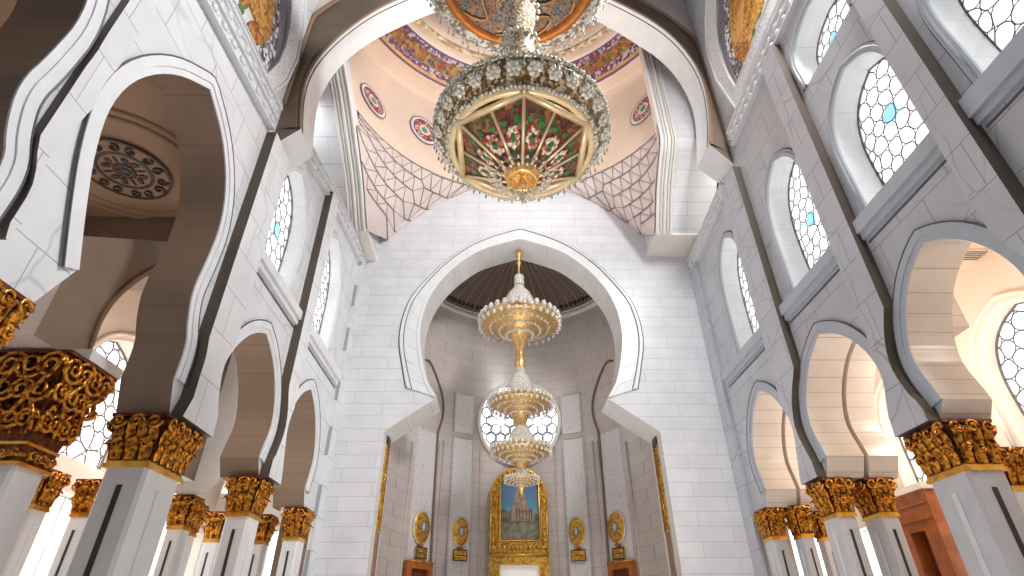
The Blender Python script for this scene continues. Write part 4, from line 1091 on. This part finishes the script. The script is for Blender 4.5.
def ring(r0, r1, z, nm, mt):
    b = MB(); b.grid([[(r*math.cos(2*PI*k/48), r*math.sin(2*PI*k/48), z) for k in range(49)] for r in (r0, r1)], 0, False); b.build(nm, M[mt], md)
ring(.01, RM, -.01, 'ground', 'lbrown'); ring(RM*.93, RM, -.03, 'outer_ring', 'strip'); ring(RM*.54, RM*.62, -.03, 'inner_ring', 'strip')
b = MB()
for k in range(14):
    a = 2*PI*k/14; c, s_ = math.cos(a), math.sin(a)
    scroll(b, Vector((RM*.78*c, RM*.78*s_, -.03)), Vector((c,s_,0)), Vector((-s_,c,0)), Vector((0,0,-1)), RM*.13, 1.2, .034, 1 if k % 2 else -1, 10)
for k in range(12):
    a = 2*PI*k/12; b.ball((RM*.38*math.cos(a), RM*.38*math.sin(a), -.03), RM*.10*abs(math.cos(a))+.03, RM*.10*abs(math.sin(a))+.03, .02, 6)
    b.ball((RM*.18*math.cos(a), RM*.18*math.sin(a), -.03), .09, .09, .02, 6)
b.ball((0,0,-.03), RM*.13, RM*.13, .03, 10)
b.build('floral_ornament', M['strip'], md)

# wooden doorway in the right aisle
Xd = 11.3
pa, pb = px(905, 500, Xd), px(938, 490, Xd); zt_ = (pa.z+pb.z)/2
d = MB(); y0, y1 = pb.y-.1, pa.y+.15
d.plate([(y0,0),(y0,zt_),(y1,zt_),(y1,0),(y1-.55,0),(y1-.55,zt_-1.0),(y0+.55,zt_-1.0),(y0+.55,0)], [], lambda a,c,dd:(Xd+dd, a, c), -.5, .2)
dw = struct(d.build('door_2', M['wood']))
b = MB(); b.box((Xd-.15, y0+.5, 0), (Xd-.08, y1-.5, zt_-.95)); b.build('door_leaf', M['darkwood'], dw)
b = MB(); b.box((Xd-.62, y0-.12, zt_), (Xd+.2, y1+.12, zt_+.16)); b.build('cornice', M['cream'], dw)
b = MB(); b.box((Xd-.55, y0+.1, zt_-.35), (Xd-.48, y1-.1, zt_-.28)); b.box((Xd-.55, y0+.1, zt_-.75), (Xd-.48, y1-.1, zt_-.69)); b.build('panel_moulding', M['wood'], dw)

# floor
b = MB(); b.box((-14, -4, -.3), (14, 27, 0)); struct(b.build('floor', M['floor']))

# ------------------------------------------------------------------ chandeliers
def drop(mb, p, l, r):
    mb.add([(p[0],p[1],p[2]),(p[0]+r,p[1],p[2]-l*.6),(p[0],p[1]+r,p[2]-l*.6),(p[0]-r,p[1],p[2]-l*.6),(p[0],p[1]-r,p[2]-l*.6),(p[0],p[1],p[2]-l)],
           [(0,1,2),(0,2,3),(0,3,4),(0,4,1),(5,2,1),(5,3,2),(5,4,3),(5,1,4)])
big = thing('large_chandelier', 'huge two-tier crystal chandelier with painted hexagonal underside, hanging in front of the arch', 'chandelier', (-0.74, 8.0, 0))
ZT = 10.5; RB = 1.80
# lower tier: gilded bowl ring
b = MB(); b.lathe([(RB*.80,ZT-.40),(RB*.83,ZT-.38),(RB*.87,ZT-.30),(RB*.93,ZT-.12),(RB,ZT+.02),(RB,ZT+.12),(RB*.92,ZT+.2),(RB*.4,ZT+.45),(.3,ZT+.55)], n=48); rim = b.build('bowl_rim', cells('bronze_and_crystal_rim', [(.20,.12,.05),(.45,.33,.18),(.12,.08,.03),(.72,.62,.46),(.30,.17,.06)], 18, .3), big)
b = MB(); b.lathe([(RB*.76,ZT-.40),(RB*.77,ZT-.46),(RB*.82,ZT-.46),(RB*.84,ZT-.38)], n=48); b.build('inner_frame', M['chand_cream'], big)
# hexagonal pyramid underside with painted petals
HR = RB*.80; HZ = ZT-.40; CR = .33; CZ = ZT-1.12
rot = math.radians(-90)
hexp = [Vector((HR*math.cos(rot+k*PI/3), HR*math.sin(rot+k*PI/3), HZ)) for k in range(6)]
cup = lambda a, r=CR, z=CZ: Vector((r*math.cos(a), r*math.sin(a), z))
b = MB(); b.lathe([(HR*.80, HZ+.03),(RB*.78, HZ+.03)], n=48)
b.build('underside_ground', M['floral'], big)
pan = MB(); rib = MB(); pet = MB(); gr = MB()
for k in range(6):
    A, B2 = hexp[k], hexp[(k+1)%6]
    for h in range(2):
        P, Q = A.lerp(B2, h*.5), A.lerp(B2, h*.5+.5)
        a0 = rot+k*PI/3+h*PI/6; a1 = a0+PI/6
        pan.add([P, Q, cup(a1), cup(a0)], [(0,1,2,3)])
        dn = Vector((0,0,-.03)); rib.tube([P+dn, cup(a0)+dn], .035, 5)
        ctr = (P*.42+Q*.42+cup((a0+a1)/2)*1.16)/2; ax1 = (Q-P).normalized(); ax2 = ((P+Q)/2-cup((a0+a1)/2)).normalized(); nn = ax1.cross(ax2).normalized()
        if nn.z > 0: nn = -nn
        # flower of petals inside each panel
        for q in range(7):
            an = 2*PI*q/7; cc_ = ctr + ax1*(.10*math.cos(an)) + ax2*(.16*math.sin(an)) + nn*.03
            rows = [[cc_ + ax1*(r*.055*math.cos(2*PI*i/10)) + ax2*(r*.075*math.sin(2*PI*i/10)) + nn*(.02*(1-r)) for i in range(11)] for r in (.02, 1)]
            pet.grid(rows)
        rows = [[ctr + ax1*(r*.06*math.cos(2*PI*i/10)) + ax2*(r*.09*math.sin(2*PI*i/10)) + nn*(.06*(1-r)+.02) for i in range(11)] for r in (.02, 1)]; gr.grid(rows)
        for sg in (-1, 1):
            c3 = ctr + ax2*.30 + ax1*(sg*.13) + nn*.03
            gr.grid([[c3 + ax1*(r*.06*math.cos(2*PI*i/8)) + ax2*(r*.06*math.sin(2*PI*i/8)) for i in range(9)] for r in (.02, 1)])
    d_ = Vector((0,0,-.04)); rib.tube([A+d_, B2+d_], .075, 5)
up_ = pan.build('underside_panel', M['floral'], big); rib.build('gilt_rib', M['chand_cream'], up_); pet.build('floral_pattern', M['petal'], up_); gr.build('floral_pattern', M['mosaic_green'], up_)
# crown of crystal petals round the cup
b = MB()
for row, (r, z, n_) in enumerate(((CR*1.45, CZ+.02, 22), (CR*1.15, CZ-.08, 20))):
    for k in range(n_):
        a = 2*PI*(k+.5*row)/n_; o = Vector((math.cos(a), math.sin(a), 0)); leaf(b, o*r + Vector((0,0,z-.02)), o, Vector((0,0,-1)), Vector((-math.sin(a), math.cos(a), 0)), .05, .14, .10)
b.build('crystal_crown', M['crystal'], big)
b = MB(); b.lathe([(CR*1.1,CZ),(CR,CZ-.12),(CR*.85,CZ-.2),(CR*.8,CZ-.10),(CR*.5,CZ-.02),(.01,CZ)], n=24); b.lathe([(.01,CZ-.3),(.06,CZ-.26),(.09,CZ-.2),(.05,CZ-.1),(.03,CZ)], n=12); b.build('gilt_cup', M['chand_gold'], big)
b = MB(); z = CZ-.3
for k in range(3):
    for q in range(6-2*k if k < 2 else 1): a = 2*PI*q/max(1, 6-2*k); drop(b, (.06*(2-k)*math.cos(a), .06*(2-k)*math.sin(a), z-.10*k), .16, .03)
drop(b, (0,0,z-.05), .45, .05); b.build('crystal_finial', M['crystal2'], big)
# rosettes round the bowl, each a ring of petals
def rosette(a, r, z, sz, parent, tilt):
    o = Vector((math.cos(a), math.sin(a), 0)); sd = Vector((-math.sin(a), math.cos(a), 0)); nrm = (o*math.cos(tilt) - Vector((0,0,1))*math.sin(tilt)); up = sd.cross(nrm)
    b = MB(); c = o*r + Vector((0,0,z))
    for q in range(6):
        an = 2*PI*q/6; pc = c + (sd*math.cos(an)+up*math.sin(an))*sz*.62 + nrm*.03
        rows = [[pc + sd*(rr*sz*.40*math.cos(2*PI*i/8)) + up*(rr*sz*.40*math.sin(2*PI*i/8)) + nrm*(.05*(1-rr)) for i in range(9)] for rr in (.05, .6, 1)]
        b.grid(rows)
    b.ball(tuple(c+nrm*.06), sz*.3, n=8)
    return b.build('crystal_rosette', M['crystal'], parent)
for k in range(28): rosette(2*PI*(k+.5)/28, RB*.95, ZT-.10, .15, rim, .75)
# pendant drops round the rim
pd = MB(); drop(pd, (0,0,0), .20, .028); pd.ball((0,0,.03), .025, n=6); first = pd.build('crystal_pendant', M['crystal2'], rim)
for k in range(72):
    a = 2*PI*k/72; p_ = first if k == 0 else first.copy()
    if k: COL.objects.link(p_); p_.parent = rim
    p_.location = ((RB+.03)*math.cos(a), (RB+.03)*math.sin(a), ZT-.02-(.06 if k % 2 else 0))
b = MB()
for k in range(120):
    a = 2*PI*k/120; r = RB*.84+.05*random.random(); b.ball((r*math.cos(a), r*math.sin(a), ZT-.42+.05*random.random()), .045, n=6)
for k in range(140):
    a = 2*PI*k/140; b.ball(((RB+.02)*math.cos(a), (RB+.02)*math.sin(a), ZT+.12+.08*random.random()), .05, n=6)
o = b.build('crystal_beading', M['crystal2'], rim); o['kind'] = 'stuff'
# crown above the rim, stem and upper tier
b = MB(); b.lathe([(.3,ZT+.5),(.85,ZT+.55),(.82,ZT+.85),(.60,ZT+1.1),(.42,ZT+1.5),(.34,ZT+1.9),(.38,ZT+2.2),(.30,ZT+2.5),(.34,ZT+2.9),(.42,ZT+3.2),(.33,ZT+3.6),(.40,ZT+4.2),(.45,ZT+4.7),(.35,ZT+5.2),(.5,ZT+5.8),(.5,ZT+9)], n=20); st_ = b.build('stem', cells('crystal_and_gilt_stem', [(.70,.64,.55),(.42,.26,.11),(.50,.44,.36),(.22,.14,.07),(.80,.74,.64),(.34,.22,.10)], 24, .25), big)
b = MB()
for z, r in ((ZT+.66,.92),(ZT+1.1,.66),(ZT+2.1,.43),(ZT+3.15,.47),(ZT+4.6,.50)):
    for k in range(18): a = 2*PI*k/18; b.ball((r*math.cos(a), r*math.sin(a), z), .055, .055, .09, 6)
b.build('stem_crystal', M['crystal'], st_)
ZU = 17.1; RU = 2.68
b = MB(); b.lathe([(.45,ZU-.30),(.8,ZU-.22),(RU*.74,ZU-.12)], n=48); uu = b.build('upper_underside', M['peacock'], big)
b = MB(); b.lathe([(RU*.73,ZU-.14),(RU*.76,ZU-.22),(RU*.82,ZU-.20),(RU*.84,ZU-.12)], n=48); b.lathe([(.25,ZU-.6),(.48,ZU-.42),(.5,ZU-.30),(.4,ZU-.25)], n=24); b.build('upper_frame', plain('orange_gilt', (.55,.17,.02), .35, .4, var=.3, scale=6), big)
b = MB(); b.lathe([(RU*.83,ZU-.14),(RU*.95,ZU-.05),(RU,ZU+.1),(RU*.9,ZU+.3),(.3,ZU+.6)], n=48); ur = b.build('upper_rim', cells('upper_bronze_rim', [(.35,.28,.18),(.65,.58,.48),(.22,.17,.10),(.8,.76,.7)], 11, .3), big)
b = MB()
for k in range(10):   # crossing enamel ribbons on the upper underside
    a = 2*PI*k/10
    pts = [(r*math.cos(a+.35*math.sin(t*PI*2)), r*math.sin(a+.35*math.sin(t*PI*2)), ZU-.30+.14*t) for t in [i/14 for i in range(15)] for r in [.55+(RU*.72-.55)*t]]
    b.tube(pts, .03, 5)
b.build('enamel_ribbon', M['orange'], uu)
pu = MB(); drop(pu, (0,0,0), .30, .035); pu.ball((0,0,.03), .03, n=6); f2 = pu.build('upper_pendant', M['crystal2'], ur)
for k in range(90):
    a = 2*PI*k/90; p_ = f2 if k == 0 else f2.copy()
    if k: COL.objects.link(p_); p_.parent = ur
    q = RU*(.99 if k % 3 else .9); p_.location = (q*math.cos(a), q*math.sin(a), ZU-.02-(.07 if k % 2 else 0))
b = MB()
for k in range(150):
    a = 2*PI*k/150; r = RU*(.88+.12*random.random()); b.ball((r*math.cos(a), r*math.sin(a), ZU-.12+.2*random.random()), .06, n=6)
o = b.build('upper_beading', M['crystal'], ur); o['kind'] = 'stuff'

# tall chandelier hanging in the great arch
tall = thing('tall_chandelier', 'slender gold chandelier of stacked crystal tiers hanging under the apse arch apex', 'chandelier', (-0.37, 20.3, 0))
b = MB(); b.lathe([(.02,16.62),(.10,16.55),(.20,16.35),(.10,16.18),(.05,16.05),(.12,15.9),(.05,15.75),(.04,15.5),(.04,14.9)], n=14)
b.lathe([(.14,11.5),(.16,11.2),(.24,11.0),(.2,10.75),(.16,10.4),(.22,10.2),(.14,10.1)], n=14)
b.build('gilt_stem', M['chand_gold'], tall)
b = MB()
for (r, z, h) in ((.24, 14.95, .5), (.26, 14.4, .5), (.22, 10.75, .4), (.25, 10.3, .35)):
    b.lathe([(r*.8,z-h/2),(r,z-h*.3),(r*.85,z),(r,z+h*.3),(r*.8,z+h/2)], n=16)
b.build('crystal_sleeve', M['crystal'], tall)
def tier(r, zr, crown, drop_h, nm):
    """crystal dome crown, rim of crystal cups, stepped gilt bowl below"""
    t = MB(); t.lathe([(r*.10,zr+crown*1.2),(r*.17,zr+crown*1.08),(r*.30,zr+crown*.9),(r*.40,zr+crown*.62),(r*.48,zr+crown*.3),(r*.66,zr+.16*r),(r*.9,zr+.06*r),(r*.98,zr)], n=32)
    root = t.build(nm, M['crystal'], tall)
    g = MB(); g.lathe([(r*.98,zr),(r*.97,zr-.10*r),(r*.90,zr-.15*r),(r*.74,zr-.19*r),(r*.72,zr-.23*r),(r*.52,zr-.27*r),(r*.50,zr-.31*r),(r*.33,zr-.37*r),(r*.28,zr-.46*r),(r*.20,zr-drop_h*.60),(r*.12,zr-drop_h*.85),(r*.08,zr-drop_h)], n=32); g.build('gilt_bowl', M['chand_gold'], root)
    c = MB()
    n_ = 32
    for k in range(n_):
        a = 2*PI*k/n_; c.ball((r*1.0*math.cos(a), r*1.0*math.sin(a), zr+.02*r), r*.07, r*.07, r*.10, 6); 
        c.ball((r*1.0*math.cos(a+.1), r*1.0*math.sin(a+.1), zr-.17*r), r*.05, r*.05, r*.07, 6)
    for rr, zz in ((.73,-.21),(.51,-.29),(.32,-.40)):
        for k in range(n_): a = 2*PI*k/n_; c.ball((r*rr*math.cos(a), r*rr*math.sin(a), zr+zz*r), r*.045, n=6)
    c.build('crystal_fringe', M['crystal'], root)
    return root
tier(1.68, 12.92, 1.45, 1.5, 'top_tier'); tier(1.22, 9.33, 1.1, 1.25, 'middle_tier'); tier(1.10, 7.48, .8, .95, 'lower_tier'); tier(.62, 6.42, .35, .55, 'bottom_tier')

# ------------------------------------------------------------------ light
sc = bpy.context.scene
wd = bpy.data.worlds.new('sky'); sc.world = wd; wd.use_nodes = True
bg = wd.node_tree.nodes['Background']; bg.inputs[0].default_value = (0.66, 0.80, 1.0, 1); bg.inputs[1].default_value = 0.11
def area(name, loc, tgt, e, sx, sy, col=(1,1,1), spread=180):
    l = bpy.data.lights.new(name, 'AREA'); l.energy = e; l.shape = 'RECTANGLE'; l.size = sx; l.size_y = sy; l.color = col; l.spread = math.radians(spread)
    o = bpy.data.objects.new(name, l); COL.objects.link(o); o.location = loc
    o.rotation_euler = (Vector(tgt)-Vector(loc)).to_track_quat('-Z', 'Y').to_euler(); return o
def point(name, loc, e, col=(1,1,1), r=.4):
    l = bpy.data.lights.new(name, 'POINT'); l.energy = e; l.color = col; l.shadow_soft_size = r
    o = bpy.data.objects.new(name, l); COL.objects.link(o); o.location = loc; return o
# daylight falling from the right clerestory onto the left wall
area('clerestory_right', (6.6, 5.5, 19.0), (-7.1, 9.0, 8.0), 4000, 7, 3, (1, 1, 1))
# fill lamps added in the second bay, for front wall, undersides, dome and chandelier
area('front_wall_fill', (-0.4, 11.5, 24.0), (-0.4, 20.5, 8.0), 110, 8, 2, (1, .99, .97), 120)
area('floor_bounce_fill', (-0.3, 13.0, 0.6), (-0.3, 19.8, 9.5), 150, 9, 2.5, (1, .985, .97), 130)
area('underside_fill', (0, 12.5, 0.3), (0, 12.6, 20), 150, 10, 9, (1, .95, .9), 140)
area('dome_fill', (-0.5, 14.0, 13.0), (-0.5, 14.2, 27.0), 330, 7, 5, (1, .93, .86), 110)
area('chandelier_fill', (-0.7, 5.5, 0.8), (-0.75, 8.0, 10.5), 26, 2.5, 2.5, (1, .86, .66), 36)
# fill lamps added in the side arches to brighten their stone reveals
area('side_arch_fill', (-9.0, 13.2, 17.6), (-8.2, 18.5, 17.6), 120, 2, 3, (.95, .98, 1))
area('side_arch_fill', (9.0, 14.6, 18.2), (7.2, 18.5, 18.2), 220, 2, 3, (1, .99, .95))
# fill lamp added in the apse
area('apse_fill', (-0.3, 21.4, 14.0), (-0.3, 25.5, 6.0), 55, 4, 1.0, (1, .95, .92))
# warm fill lamps added in the aisles, without fixtures
for y in (6.5, 12.5, 16.4): point('aisle_fill', (10.2, y, 7.2), 200, (1, .85, .72))
for y in (12.5, 16.4): point('aisle_fill', (-11.0, y, 6.5), 150, (1, .87, .76))
point('aisle_fill', (-10.6, 7.6, 8.2), 26, (1, .82, .66))
sc.view_settings.view_transform = 'Standard'; sc.view_settings.look = 'None'; sc.view_settings.exposure = -0.2
sc.cycles.use_denoising = True; sc.cycles.max_bounces = 6; sc.cycles.diffuse_bounces = 4; sc.cycles.sample_clamp_indirect = 6.0
